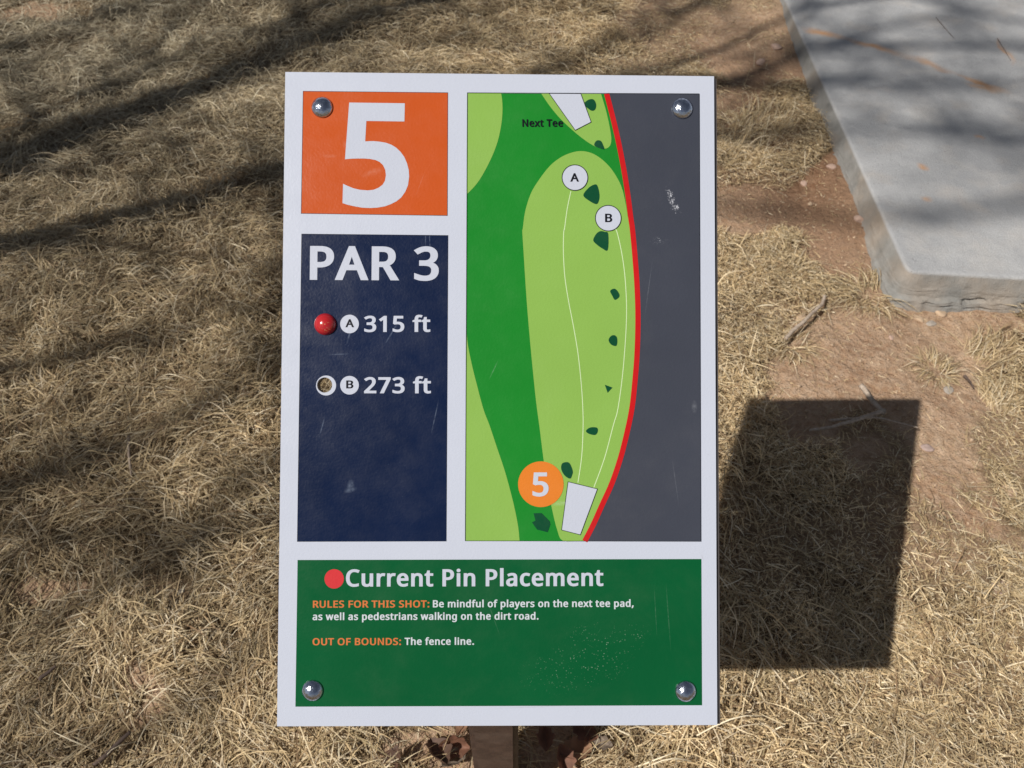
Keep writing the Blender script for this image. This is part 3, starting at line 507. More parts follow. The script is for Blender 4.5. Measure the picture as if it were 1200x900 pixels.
for i,(k,(c,lab,fl)) in enumerate(SI.items()):
    x,y,r_ = DATA['stones'][k]
    o = link('stone', stone_mesh(r_*.85,i+3,fl), mat=SM[c]); z = float(height(np.array([x]),np.array([y]))[0])
    o.location = (x,y,z+r_*fl*.12); o.rotation_euler = (0,0,i*1.3); tag(o, lab, 'stone', 'stones lying on the soil')
# fine grit, uncountable
n = 14000; gx = rng.uniform(-.6,2.2,n); gy = rng.uniform(.4,3.6,n)
k = (rng.random(n) < (1.05-cover(gx,gy)))&~in_slab(gx,gy,.04)&visible_trap(gx,gy); gx=gx[k]; gy=gy[k]; n=len(gx)
ic = bmesh.new(); bmesh.ops.create_icosphere(ic, subdivisions=1, radius=1); IV = np.array([v.co[:] for v in ic.verts]); IF = np.array([[v.index for v in f.verts] for f in ic.faces]); ic.free()
s = rng.lognormal(-6.5,.55,n).clip(.0007,.0055)
Vg = IV[None]*(s[:,None,None]*rng.uniform(.6,1.2,(n,1,3)))+(rng.normal(0,.12,(n,42 if len(IV)==42 else len(IV),3))*s[:,None,None])
Vg = Vg+np.stack([gx,gy,height(gx,gy)+s*.3],1)[:,None,:]
Fg = (IF[None]+(np.arange(n)*len(IV))[:,None,None]).reshape(-1,3)
o = link('soil_grit', np_mesh('soil_grit', Vg.reshape(-1,3), [Fg], False), mat=SM['tan']); tag(o, 'tiny stones and crumbs scattered over the bare soil', 'grit', kind='stuff')

# ---------------------------------------------------------------- sticks
bk = NT('bark'); st = bk.n('ShaderNodeMapping', i_Vector=bk.tc.outputs['Object']); st.inputs['Scale'].default_value=(60,60,60)
b1 = bk.noise(2.2,5,.7,st.outputs[0]); b2 = bk.noise(12,3,.6,st.outputs[0])
bc = bk.mix(bk.mr(b1,.3,.7), (.22,.16,.115), (.44,.35,.27)); bk.l(bc, bk.b.inputs['Base Color']); bk.b.inputs['Roughness'].default_value=.85
bk.l(bk.bump(b2,.002), bk.b.inputs['Normal']); BARK = bk.m
dk = NT('dark_bark'); q = dk.noise(70,4); dk.l(dk.mix(dk.mr(q,.3,.7),(.05,.032,.025),(.13,.09,.07)), dk.b.inputs['Base Color']); dk.b.inputs['Roughness'].default_value=.85
DBARK = dk.m
pk = NT('pale_bark'); q = pk.noise(130,5,.7); pk.l(pk.mix(pk.mr(q,.3,.7),(.24,.18,.135),(.52,.43,.34)), pk.b.inputs['Base Color']); pk.b.inputs['Roughness'].default_value=.8; pk.l(pk.bump(q,.001), pk.b.inputs['Normal']); PBARK = pk.m
def tube(pts, rads, sides=8, knob=0):
    P = np.array([list(p) for p in pts]); n = len(P); T = np.gradient(P,axis=0); T /= np.linalg.norm(T,axis=1)[:,None]+1e-12
    up = np.array([0,0,1.]); 
    if abs(T[0]@up) > .9: up = np.array([1.,0,0])
    V_=[]; 
    for i in range(n):
        a_ = np.cross(T[i],up); a_ /= np.linalg.norm(a_)+1e-12; b_ = np.cross(a_,T[i]); up = b_
        for k in range(sides):
            t = 2*math.pi*k/sides; rr = rads[i]*(1+knob*(random.random()-.5))
            V_.append(P[i]+(a_*math.cos(t)+b_*math.sin(t))*rr)
    F_ = [(i*sides+k,i*sides+(k+1)%sides,(i+1)*sides+(k+1)%sides,(i+1)*sides+k) for i in range(n-1) for k in range(sides)]
    F_ += [tuple(range(sides))[::-1], tuple(range((n-1)*sides,n*sides))]
    return V_, F_
def join(lst):
    V_=[];F_=[]
    for v,f in lst:
        o_=len(V_); V_+=list(v); F_+=[tuple(q+o_ for q in g_) for g_ in f]
    return V_,F_
def stick_tube(pts2, r, lift=.0, taper=.6, sides=9, zoff=None):
    s = spline(pts2, 7); out=[]; n=len(s)
    for i,p in enumerate(s):
        z = (float(height(np.array([p[0]]),np.array([p[1]]))[0]) if zoff is None else zoff)+r+lift
        out.append((p[0]+random.uniform(-1,1)*r*.15,p[1]+random.uniform(-1,1)*r*.15,z))
    zz = np.array([q[2] for q in out]); zz = np.convolve(np.pad(zz,3,'edge'),np.ones(7)/7,'valid')+.001
    out = [(a_[0],a_[1],z) for a_,z in zip(out,zz)]
    return tube(out,[r*(1-(1-taper)*i/(n-1)) for i in range(n)],sides,.22)
def stick(name, parts, mat, label, cat='stick'):
    V_,F_ = join([p for p in parts]); V_ = np.array(V_); c0 = V_.mean(0); c0[2] = V_[:,2].min()
    o = link(name, mesh(name, V_-c0, F_, True), mat=mat); o.location = c0; tag(o, label, cat); return o
D = DATA['sticks']
stick('stick',[stick_tube(D['a'][0],.0052,.024,.8)],PBARK,'bare grey stick on the grass left of the pad corner')
stick('forked_twig',[stick_tube(D['b'][0],.0065,.020,.85),stick_tube(D['b2'][0],.0058,.022,.5),stick_tube(D['b3'][0],.0034,.022,.4)],PBARK,'forked grey twig lying across the top of the sign shadow','twig')
stick('stick',[stick_tube(D['c'][0],.0048,.030,.7)],DBARK,'dark stick in the grass at the bottom left')
stick('stick',[stick_tube(D['d'][0],.004,.036,.6)],BARK,'short grey stick in the grass left of the sign')
stick('stick',[stick_tube(*D['e'],.008,.4)],DBARK,'short brown bark sliver on the soil at the right edge')
stick('stick',[stick_tube(D['f'][0],.004,.03,.6)],DBARK,'short dark stick in the grass left of the lower sign corner')
SL = ['thin dark twig on the pad near the top edge of the photo','reddish brown sliver on the pad at the right','tiny curled twig in the middle of the pad top','small dark bark bit on the pad, topmost of the debris','tiny dark speck of bark on the pad at the far right']
for q,lab in list(zip(DATA['slabsticks'],SL))[:2]:
    stick('twig',[stick_tube(q,.0011,0,.5,6,.0872)],DBARK,lab,'twig')

# ---------------------------------------------------------------- dead leaves round the post
def leaf_mat(name,c):
    m = NT(name); a_ = m.noise(80,4); m.l(m.mix(m.mr(a_,.3,.7),[v*.55 for v in c],c), m.b.inputs['Base Color']); m.b.inputs['Roughness'].default_value=.7
    tr = m.n('ShaderNodeBsdfTranslucent', i_0=(*c,1)); mx = m.n('ShaderNodeMixShader', i_0=.2); m.l(m.b.outputs[0],mx.inputs[1]); m.l(tr.outputs[0],mx.inputs[2]); m.l(mx.outputs[0],m.t.nodes['Material Output'].inputs[0]); return m.m
LM = [leaf_mat('brown_leaf',(.22,.10,.06)),leaf_mat('dark_leaf',(.13,.07,.045)),leaf_mat('orange_leaf',(.36,.20,.115)),leaf_mat('grey_leaf',(.27,.21,.16))]
def leaf_mesh(L, W_, curl, seed):
    rs = random.Random(seed); V_=[]; nU,nV = 13,7
    for i in range(nU):
        u = i/(nU-1); wdt = W_*math.sin(math.pi*min(1,u*.96+.02))**.8*(1+.16*math.sin(u*19+seed))
        for j in range(nV):
            v = j/(nV-1)*2-1
            x_ = (u-.5)*L; y_ = v*wdt/2
            z_ = curl*(abs(v)**1.6)*wdt*.55+.35*curl*L*(u-.5)**2*2+.0015*math.sin(u*14+v*5+seed)+(-.0012 if j==nV//2 else 0)
            V_.append((x_,y_,z_))
    F_=[(i*nV+j,(i+1)*nV+j,(i+1)*nV+j+1,i*nV+j+1) for i in range(nU-1) for j in range(nV-1)]
    return mesh('dead_leaf',V_,F_,True)
LL = ['curled brown leaf just left of the post','dark crumpled leaf at the bottom edge left of the post','brown leaf at the bottom edge, farthest left of the post','bright orange brown leaf right of the post at the bottom edge',
 'upright brown leaf right of the post against the sign edge','dark leaf in the shade right beside the post','greyish leaf left of the post behind the curled brown one','pale leaf farthest right of the post','brown leaf in the shade between the post and the bright orange leaf','small orange leaf touching the left side of the post']
for i,(x,y,r_,c) in enumerate(DATA['leaves']):
    o = link('dead_leaf', leaf_mesh(r_*2.6,r_*1.7,random.uniform(.5,1.1),i), mat=LM[c])
    o.location = (x,y,float(height(np.array([x]),np.array([y]))[0])+.022+.006*(i%3)); o.rotation_euler=(random.uniform(-.5,.5),random.uniform(-.5,.5),i*2.2)
    tag(o, LL[i], 'leaf', 'dead leaves round the sign post')

# ---------------------------------------------------------------- the sign
SG = Matrix(((0.999823,0.008606,0.016745),(0.003656,0.783722,-0.621101),(-0.018469,0.621052,0.783552)))
SO = Vector((-0.011886,0.492877,0.940745)); POSTX, POSTY = -.028, .405
sign = bpy.data.objects.new('information_sign', None); col.objects.link(sign); sign.location = (POSTX,POSTY,0); sign.empty_display_size=.1
tag(sign, 'white framed course sign for hole 5 with a map on a square brown post', 'sign')
SLM = Matrix.Translation(SO-Vector((POSTX,POSTY,0))) @ SG.to_4x4()
W, H = 406.4, 609.6
def mm(poly): return [(x/1000,y/1000) for x,y in poly]
def circle(cx,cy,r,n=48): return [((cx+r*math.cos(2*math.pi*k/n))/1000,(cy+r*math.sin(2*math.pi*k/n))/1000) for k in range(n)]
def plate(name, me, mat, parent=sign):
    o = link(name, me, parent, mat)
    if parent is sign: o.matrix_local = SLM
    return o
def print_mat(name, c, rough=.34, wear=None, var=.06, peel=.00012, coat=.0):
    m = NT(name); a_ = m.noise(7,3); base = m.mix(m.mr(a_,.3,.7), [v*(1-var) for v in c], [min(1,v*(1+var)) for v in c])
    sc_ = m.noise(30,5,.7)
    if name not in ('white_vinyl','lettering_white','lettering_black'): base = m.mix(m.mth('MULTIPLY',m.mr(m.noise(5.5,5,.7,None,1.),.42,.72),m.mr(sc_,.3,.7,.0,.022)), base, (.6,.55,.47))
    if wear: base = wear(m, base)
    m.l(base, m.b.inputs['Base Color']); 
    m.l(m.mr(sc_,.3,.7,rough*.55,rough*.9), m.b.inputs['Roughness']); m.b.inputs['Specular IOR Level'].default_value=.3
    m.b.inputs['Coat Weight'].default_value=coat; m.b.inputs['Coat Roughness'].default_value=.12
    pe = m.noise(420,2,.5); bp = m.bump(pe,peel,1.); bp = m.bump(m.noise(60,2),.0002,.6,bp); m.l(bp, m.b.inputs['Normal']); m.l(bp, m.b.inputs['Coat Normal'])
    return m.m
def scr(m, base, lst, colr, k=.5):
    tot=None; nz = m.mr(m.noise(260,4,.7),.35,.6,.1,1)
    for cx,cy,L,w_,rot in lst:
        b_ = m.blob(cx/1000,cy/1000,L/1000,w_/1000,R(rot),.9); tot = b_ if tot is None else m.mth('MAXIMUM',tot,b_)
    return m.mix(m.mth('MULTIPLY',m.mth('MULTIPLY',tot,nz),k), base, colr)
def spots(m, base, blobs, colr, k=.55, scale=520., th=.22):
    v = m.n('ShaderNodeTexVoronoi', i_Vector=m.tc.outputs['Object'], i_Scale=scale).outputs[0]
    tot=None
    for cx,cy,rx_,ry_,rot in blobs:
        b_ = m.blob(cx/1000,cy/1000,rx_/1000,ry_/1000,R(rot),.9); tot = b_ if tot is None else m.mth('MAXIMUM',tot,b_)
    dot = m.mr(v,th,th*.6,0,1); sel = m.mr(m.noise(150,3),.42,.6,0,1)
    return m.mix(m.mth('MULTIPLY',m.mth('MULTIPLY',tot,m.mth('MULTIPLY',dot,sel)),k), base, colr)
PALE=(.62,.64,.66)
def wear_white(m,b):
    b = scr(m,b,[(-170,255,1,5,4),(-190,40,6,.5,60),(30,-288,40,.8,2),(-150,-287,1.2,1.2,0),(60,-285,2,1,0),(190,-150,1,4,20)],(.3,.3,.33),.45)
    return spots(m,b,[(90,-286,95,11,0),(196,-60,6,40,0)],(.25,.25,.27),.6,330.,.14)
def wear_navy(m,b):
    b = scr(m,b,[(-138,-88,7,3,15),(-138,-84,4,6,-10),(-140,58,1.2,12,-15),(-150,38,12,.8,3),(-100,60,1,18,-30),(-70,150,.7,14,0),(-66,145,.6,12,3),(-165,-30,.8,12,-15),(-60,-20,.7,18,-12)],(.22,.27,.36),.34)
    return spots(m,b,[(-125,40,45,60,0),(-100,-60,40,80,0)],(.2,.25,.34),.25,260.,.10)
def wear_map(m,b):
    return scr(m,b,[(-5,25,.7,12,-25),(60,-100,14,3,4)],(.72,.74,.78),.16)
    b = scr(m,b,[(165,185,3.5,9,22),(160,193,2.2,5,10),(172,175,3,3,0),(150,160,9,3,10),(-5,25,.7,12,-25),(140,100,.6,40,-8),(120,-20,.7,30,5),(150,60,.5,46,-14),(90,-80,.6,20,-35),(60,-100,14,3,4),(185,15,3,7,0),(30,-140,.7,12,-30)],(.72,.74,.78),.25)
    return b
def wear_road(m,b):
    b = spots(m,b,[(162,188,4.5,13,20),(166,178,5,8,30)],(.85,.86,.92),.8,560.,.42)
    b = spots(m,b,[(150,147,10,4,8)],(.7,.72,.78),.35,700.,.4)
    b = spots(m,b,[(162,187,3.0,10,20),(166,179,3.5,5,30)],(.85,.86,.92),.8,900.,.6)
    b = scr(m,b,[(140,100,.5,30,-8),(183,-10,3,7,0),(165,-80,.5,25,8)],(.5,.52,.56),.13)
    return b
def wear_rules(m,b):
    b = spots(m,b,[(75,-250,60,26,12),(95,-232,40,24,-10),(120,-226,26,14,30)],(.36,.48,.38),.5,460.,.25)
    return scr(m,b,[(158,-205,.6,34,4),(146,-200,.5,26,3),(-5,-205,.5,22,20)],(.35,.5,.4),.13)
def wear_orange(m,b):
    return scr(m,b,[(-145,235,4,6,10),(-160,225,8,2,0),(-75,200,.5,14,-20),(-120,210,12,4,20)],(.75,.55,.45),.13)
M_WHITE = print_mat('white_vinyl',(.455,.482,.560),.36,wear_white,.015)
M_ORANGE= print_mat('orange_vinyl',(0.4472,0.0731,0.0120),.34,wear_orange,.04)
M_NAVY = print_mat('navy_vinyl',(.002,.0085,.036),.36,wear_navy,.12)
M_GREEN = print_mat('fairway_green',(.009,.18,.018),.34,wear_map,.05)
M_LIGHT = print_mat('light_green',(.205,.365,.070),.34,wear_map,.04)
M_ROAD = print_mat('road_grey',(0.0430,0.0473,0.0636),.36,wear_road,.06)
M_RULES = print_mat('rules_green',(.0015,.076,.022),.32,wear_rules,.07)
M_RED = print_mat('line_red',(0.4472,0.0086,0.0103),.34)
M_DOT = print_mat('dot_red',(0.5160,0.0344,0.0387),.34)
M_BUSH = print_mat('bush_green',(.003,.055,.022),.34)
M_DISC = print_mat('disc_orange',(0.5676,0.1634,0.0189),.34)
M_CREAM= print_mat('lettering_white',(.44,.465,.54),.36,wear_white,.01)
M_PURE = print_mat('lettering_bright',(0.4816,0.5160,0.5504),.36,None,.01)
M_INK = print_mat('lettering_black',(.006,.006,.010),.36)
M_TORG = print_mat('lettering_orange',(0.5160,0.1462,0.0430),.36)
M_THIN = print_mat('thin_pale_line',(.50,.62,.36),.36)
ed = NT('board_edge'); ed.b.inputs['Base Color'].default_value=(.015,.013,.016,1); ed.b.inputs['Roughness'].default_value=.5; EDGE=ed.m
hc = DATA['hole']; ring = circle(hc[0],hc[1],hc[2],40); w2,h2=W/2000,H/2000
pc = DATA['pin']; 
fb = curve_mesh('face_board',[[(-w2,-h2),(w2,-h2),(w2,h2),(-w2,h2)],ring],.0015,-.0015)
plate('face_board',fb,M_WHITE)
bk_ = curve_mesh('backing_board',[[(-w2+.0030,-h2-.0002),(w2+.0036,-h2-.0002),(w2+.0033,h2-.0012),(-w2+.0030,h2-.0012)],circle(hc[0],hc[1],hc[2]*1.02,40)],.006,-.0093)
hb = NT('backing_plastic'); hb.b.inputs['Base Color'].default_value=(.05,.042,.04,1); hb.b.inputs['Roughness'].default_value=.6
plate('backing_board',bk_,hb.m)
def sheet(name, poly, lvl, mat, parent=sign, holes=()):
    return plate(name, curve_mesh(name,[mm(poly)]+list(holes),0,.00012*lvl), mat, parent)
def outline(name, poly, wdt, lvl, mat, parent, closed=True):
    P=[np.array(p)/1000 for p in poly]; n=len(P); A_=[];B_=[]
    for i in range(n):
        a_=P[i-1] if (closed or i>0) else P[i]; c_=P[(i+1)%n] if (closed or i<n-1) else P[i]
        e1=P[i]-a_; e2=c_-P[i]; e1=e1/(np.linalg.norm(e1)+1e-12); e2=e2/(np.linalg.norm(e2)+1e-12)
        if not closed and i==0:e1=e2
        if not closed and i==n-1:e2=e1
        t=e1+e2; t/=np.linalg.norm(t)+1e-12; nn=np.array([-t[1],t[0]]); s_=1/max(.4,abs(nn@np.array([-e1[1],e1[0]])))
        A_.append(P[i]+nn*wdt/2000*s_); B_.append(P[i]-nn*wdt/2000*s_)
    V_=[(p[0],p[1],.00012*lvl) for p in A_+B_]; m_=n if closed else n-1
    F_=[(i,n+i,n+(i+1)%n,(i+1)%n) for i in range(m_)]
    return plate(name, mesh(name,V_,F_), mat, parent)
def text(s, a, b, cap, mat, lvl, parent, name='lettering'):
    G=DATA['glyph']; x=0; polys=[]; mn=1e9; mx_=-1e9
    for ch in s:
        if ch==' ': x+=250; continue
        adv,ps=G[ch]
        for p in ps:
            q=[(x+p[i],p[i+1]) for i in range(0,len(p),2)]; polys.append(q)
            mn=min(mn,min(t[0] for t in q)); mx_=max(mx_,max(t[0] for t in q))
        x+=adv
    ys=[t[1] for ch in s if ch!=' ' for t in [(0,v) for p in G[ch][1] for v in p[1::2]]]
    a=np.array(a); b=np.array(b); d=b-a; L=np.linalg.norm(d); d/=L; nn=np.array([-d[1],d[0]])
    kx=L/(mx_-mn); ky=cap/609.
    out=[[tuple((a+d*(t[0]-mn)*kx+nn*(t[1]+18)*ky)/1000) for t in q] for q in polys]
    return plate(name, curve_mesh(name,out,0,.00012*lvl), mat, parent)
orange = sheet('number_panel',DATA['orange'],1,M_ORANGE)
sheet('numeral',DATA['five'],2,M_CREAM,orange)
outline('panel_outline',DATA['orange'],.35,2,M_INK,orange)
navy = sheet('distance_panel',DATA['navy'],1,M_NAVY,holes=[circle(hc[0],hc[1],hc[2]*1.0,40)])
rg=DATA['ring']
plate('hole_ring',curve_mesh('hole_ring',[circle(rg[0],rg[1],rg[2],48),circle(hc[0],hc[1],hc[2],40)],0,.00024),M_CREAM,navy)
for k in ('cAn','cBn'):
    c=DATA[k]; sheet('letter_disc',[(p[0]*1000,p[1]*1000) for p in circle(*c)],2,M_CREAM,navy)
mapp = sheet('map_panel',DATA['map'],1,M_GREEN)
mc=DATA['map']
def clip_x(poly): # keep inside the panel's left edge
    return [(max(x,mc[0][0]+.0 if y>0 else mc[3][0]),y) for x,y in poly]
sheet('light_green_area',spline(DATA['L1'][1:-1],4)and [DATA['L1'][0]]+[tuple(p) for p in spline(DATA['L1'][1:],5)],2,M_LIGHT,mapp)
sheet('light_green_area',[tuple(p) for p in spline(DATA['L2'][:-1],5)]+[DATA['L2'][-1]],2,M_LIGHT,mapp)
sheet('light_green_area',[tuple(p) for p in spline(DATA['L3'],5)],2,M_LIGHT,mapp)
sheet('light_green_area',[tuple(p) for p in spline(DATA['L4'],4)],2,M_LIGHT,mapp)
nr=len(DATA['red']); rd=[tuple(p) for p in spline(DATA['red'],5)]
sheet('road_area',rd+[tuple(p) for p in DATA['road'][nr:]],3,M_ROAD,mapp)
outline('boundary_line',rd,5.0,4,M_RED,mapp,False)
for ln_ in DATA['lines']: outline('throw_line',[tuple(p) for p in spline(ln_,5)],.75,3,M_THIN,mapp,False)
for i,b_ in enumerate(DATA['bush']):
    sheet('bush_mark',[tuple(p) for p in (spline(b_,4,True) if i not in (6,9) else b_)],4,M_BUSH,mapp)
for k in ('tee1','tee2'):
    sheet('tee_mark',DATA[k],5,M_CREAM,mapp); outline('tee_outline',DATA[k],.55,6,M_INK,mapp)
for k in ('cA','cB'):
    c=DATA[k]; pl_=[(p[0]*1000,p[1]*1000) for p in circle(*c)]
    sheet('letter_disc',pl_,5,M_CREAM,mapp); outline('disc_outline',pl_,.7,6,M_INK,mapp)
c=DATA['c5']; sheet('number_disc',[(p[0]*1000,p[1]*1000) for p in circle(*c)],5,M_DISC,mapp)
outline('panel_outline',DATA['map'],.4,7,M_INK,mapp)
outline('panel_outline',DATA['navy'],.35,2,M_INK,navy)
rules = sheet('rules_panel',DATA['rules'],1,M_RULES)
c=DATA['red_dot']; sheet('red_dot',[(p[0]*1000,p[1]*1000) for p in circle(*c)],2,M_DOT,rules)
TM={'cream':M_CREAM,'ink':M_INK,'white':M_PURE,'orange':M_TORG}; TP={'navy':navy,'map':mapp,'rules':rules}
for s_,a_,b_,cap,c_,p_ in DATA['text']: text(s_,a_,b_,cap,TM[c_],7 if p_=='map' else 3,TP[p_])
# bolts
zn = NT('zinc'); zn.b.inputs['Metallic'].default_value=1; a_=zn.noise(300,4); b_=zn.noise(1200,3,.7)
zn.l(zn.mix(zn.mr(a_,.3,.7),(.36,.40,.50),(.66,.70,.78)), zn.b.inputs['Base Color']); zn.l(zn.mr(b_,.3,.7,.06,.26), zn.b.inputs['Roughness']); zn.l(zn.bump(a_,.0006,.9), zn.b.inputs['Normal'])
rp = NT('red_paint'); v_=rp.noise(700,4,.7); ch_=rp.mr(v_,.60,.64,0,.8)
ch_=rp.mth('MULTIPLY',ch_,rp.blob(.0035,-.003,.009,.0085,0,.6))
rp.l(rp.mix(ch_,(.40,.014,.018),(.55,.36,.16)), rp.b.inputs['Base Color']); rp.b.inputs['Roughness'].default_value=.22; rp.b.inputs['Coat Weight'].default_value=.4
rp.l(rp.bump(rp.noise(250,2),.0005,.5), rp.b.inputs['Normal'])
def dome(r,hh,skirt=.0006,n=40,rings=10):
    Rs=(r*r+hh*hh)/(2*hh); V_=[(r*math.cos(2*math.pi*k/n),r*math.sin(2*math.pi*k/n),-.0005) for k in range(n)]
    am=math.asin(min(1,r/Rs))
    for j in range(rings):
        t=am*(1-j/rings); 
        for k in range(n): V_.append((Rs*math.sin(t)*math.cos(2*math.pi*k/n),Rs*math.sin(t)*math.sin(2*math.pi*k/n),Rs*math.cos(t)-(Rs-hh)+skirt))
    V_.append((0,0,hh+skirt)); F_=[(j*n+k,j*n+(k+1)%n,(j+1)*n+(k+1)%n,(j+1)*n+k) for j in range(rings) for k in range(n)]
    F_+=[(rings*n+k,rings*n+(k+1)%n,len(V_)-1) for k in range(n)]
    return V_,F_
for x,y,r_ in DATA['bolts']:
    o=link('bolt',mesh('bolt',*dome(r_/1000,.0052),True),sign,zn.m); o.matrix_local=SLM@Matrix.Translation((x/1000,y/1000,.0008))
    s_=link('bolt_shank',mesh('bolt_shank',*tube([(0,0,-.001),(0,0,-.03)],[.0045,.0045],12)),o,zn.m)
o=link('pin_peg',mesh('pin_peg',*dome(pc[2]/1000,.0078),True),sign,rp.m); o.matrix_local=SLM@Matrix.Translation((pc[0]/1000,pc[1]/1000,.0006))
o['label']='round red painted peg marking pin A'
# post
ru = NT('brown_steel'); a_=ru.noise(45,5,.65); b_=ru.noise(10,4)
cc2=ru.mix(ru.mr(a_,.35,.7),(.050,.027,.022),(.092,.054,.042)); cc2=ru.mix(ru.mr(b_,.55,.75,0,.6),cc2,(.15,.11,.09)); ru.l(cc2,ru.b.inputs['Base Color']); ru.b.inputs['Roughness'].default_value=.55; ru.l(ru.bump(a_,.0008,.6),ru.b.inputs['Normal'])
bm=bmesh.new(); bmesh.ops.create_cube(bm,size=1)
hw=.0345
nrm=SG@Vector((0,0,1)); back=SO-nrm*.0163
for v in bm.verts:
    x=v.co.x*2*hw; y=v.co.y*2*hw
    if v.co.z>0:
        X_=POSTX+x; Y_=POSTY+y; z=back.z-((X_-back.x)*nrm.x+(Y_-back.y)*nrm.y)/nrm.z
    else: z=-.25
    v.co=(x,y,z)
bmesh.ops.bevel(bm,geom=[e for e in bm.edges if abs((e.verts[0].co-e.verts[1].co).z)>.3],offset=.008,segments=4,affect='EDGES')
me=bpy.data.meshes.new('post'); bm.to_mesh(me); bm.free(); link('post',me,sign,ru.m)
# ---------------------------------------------------------------- bare tree to the left, whose limbs shade the grass
tree=bpy.data.objects.new('bare_tree',None); col.objects.link(tree); TB=Vector((-4.35,.05,0)); tree.location=TB
tag(tree,'leafless spreading tree standing left of the sign, shading the grass','tree')
SD=np.array([-.69771,-.45790,1.])
def up(lst): return [np.array([x,y,0])+SD*z-np.array(TB) for x,y,z in lst]
def limb(pts, r0, r1, name='limb', wob=.03):
    s=spline(pts,7); n=len(s)
    s=[p+np.array([random.gauss(0,wob*.25),random.gauss(0,wob*.25),0])*(0<i<n-1) for i,p in enumerate(s)]
    V_,F_=tube(s,[r0+(r1-r0)*i/(n-1) for i in range(n)],9,.12)
    link(name,mesh(name,V_,F_,True),tree,BARK2); return s
tb=NT('tree_bark'); a_=tb.noise(14,6,.7); tb.l(tb.mix(tb.mr(a_,.3,.7),(.07,.055,.045),(.20,.165,.14)),tb.b.inputs['Base Color']); tb.b.inputs['Roughness'].default_value=.9; tb.l(tb.bump(a_,.02),tb.b.inputs['Normal']); BARK2=tb.m
fork=up([(-2.62,1.35,2.1)])[0]
limb([np.array([0,0,-.2]),np.array([.02,.03,.5]),np.array([.08,.12,1.3]),fork],.17,.11,'trunk',0)
L1_=limb([fork]+up([(-2.05,1.95,3.0),(-1.62,2.24,3.5),(-1.13,2.63,4.2),(-.82,2.93,4.7),(-.27,3.33,5.4),(.6,3.9,6.4)]),.105,.040)
L2_=limb([fork]+up([(-2.1,1.62,2.7),(-1.45,1.81,3.1),(-1.04,1.98,3.5),(-.71,2.17,3.9),(-.1,2.45,4.5),(.73,2.69,5.9),(1.11,2.83,7.2),(1.86,2.81,8.8),(2.5,2.9,9.6)]),.070,.018)
L3_=limb(up([(-.45,2.29,4.15),(.05,2.62,4.7),(.41,2.96,5.2),(.69,3.21,5.6),(1.1,3.7,6.3)]),.024,.012)
L4_=limb(up([(.1,2.5,4.7),(.46,2.73,5.1),(.87,2.99,5.6),(1.3,3.15,6.1),(2.1,3.35,7.0)]),.024,.012)
L5_=limb(up([(-.1,2.45,4.5),(.5,2.38,7.0),(1.1,2.31,9.3),(1.63,2.25,10.2),(2.4,2.2,10.8)]),.027,.020)
L6_=limb(up([(-.45,2.29,4.15),(.25,2.06,7.6),(1.12,1.91,9.8),(1.52,1.93,10.4),(2.3,2.1,11.2)]),.024,.018)
L7_=limb(up([(.73,2.69,5.3),(1.2,2.58,7.9),(1.76,2.56,9.8),(2.5,2.55,10.6)]),.026,.022)
L8_=limb(up([(-1.85,2.1,3.2),(-1.55,2.5,3.9),(-1.27,2.83,4.4),(-.97,3.08,4.9),(-.5,3.5,5.6)]),.022,.010)
L9_=limb([fork]+up([(-2.1,1.3,3.0),(-1.5,1.28,3.8),(-1.0,1.42,4.6),(-.5,1.62,5.4),(.05,1.95,6.3)]),.026,.010)
L10_=limb([fork]+up([(-2.2,1.0,3.2),(-1.5,.95,4.2),(-1.0,1.05,5.2),(-.62,1.28,6.2),(-.3,1.7,7.2)]),.022,.010)
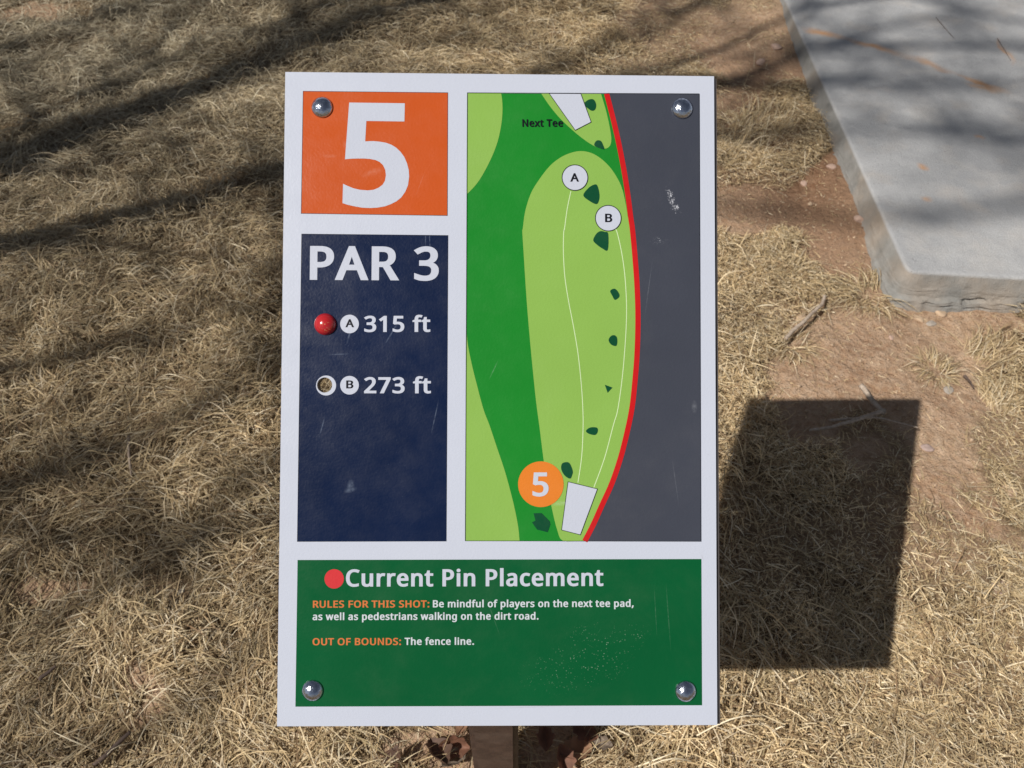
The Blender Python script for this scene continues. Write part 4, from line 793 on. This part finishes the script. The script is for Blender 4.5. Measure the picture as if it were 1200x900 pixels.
L13_=limb([fork]+up([(-2.3,.85,3.4),(-1.7,.62,4.6),(-1.15,.62,5.8),(-.7,.85,6.8),(-.45,1.15,7.6)]),.020,.009)
L14_=limb([fork]+up([(-2.2,.6,3.2),(-1.6,.40,4.0),(-1.1,.42,4.8),(-.65,.50,5.6),(-.4,.75,6.2)]),.022,.010)
L11_=limb(up([(-2.3,1.75,2.8),(-2.2,2.4,3.7),(-1.9,2.95,4.5),(-1.4,3.4,5.3),(-.8,3.9,6.2)]),.030,.012)
L12_=limb(up([(1.1,3.7,6.3),(1.7,3.1,7.2),(2.3,2.9,8.2)]),.014,.010)
tw=[]
def lit(P):
    z=P[2]; gx=P[0]+TB.x+.69771*z; gy=P[1]+TB.y+.4579*z
    if gx>-.05 and gy<1.75: return True
    if gx>-.30 and gy<1.3: return True
    return gy<.2 or (abs(gx+.60)<.17 and abs(gy-.60)<.09)
def grow(p,d,L,r,depth):
    n=5; pts=[p]; d=d/np.linalg.norm(d)
    for i in range(n):
        d=d+np.array([random.gauss(0,.16),random.gauss(0,.16),random.gauss(0,.12)+.05]); d/=np.linalg.norm(d); pts.append(pts[-1]+d*L/n)
    if any(lit(q) for q in pts): return
    tw.append(tube(pts,[r*(1-.6*i/n) for i in range(n+1)],5))
    if depth:
        for i in (2,3,4,5):
            if random.random()<.8:
                dd=d+np.array([random.gauss(0,.6),random.gauss(0,.6),random.gauss(0,.45)]); grow(pts[i],dd,L*.62,r*.55,depth-1)
for L_,cnt in ((L1_,34),(L2_,36),(L3_,8),(L4_,8),(L5_,14),(L6_,10),(L7_,12),(L8_,18),(L9_,22),(L10_,24),(L13_,28),(L14_,36),(L11_,24)):
    for k in range(cnt):
        i=random.randint(4,len(L_)-2); t_=L_[i+1]-L_[i-1]; t_=t_/np.linalg.norm(t_)
        grow(L_[i],t_+np.array([random.gauss(0,.7),random.gauss(0,.7),random.gauss(0,.5)]),random.uniform(.5,1.1),random.uniform(.008,.015),2)
V_,F_=join(tw); o=link('twigs',mesh('twigs',V_,F_,True),tree,BARK2); tag(o,kind='stuff'); print('twigs',len(tw))
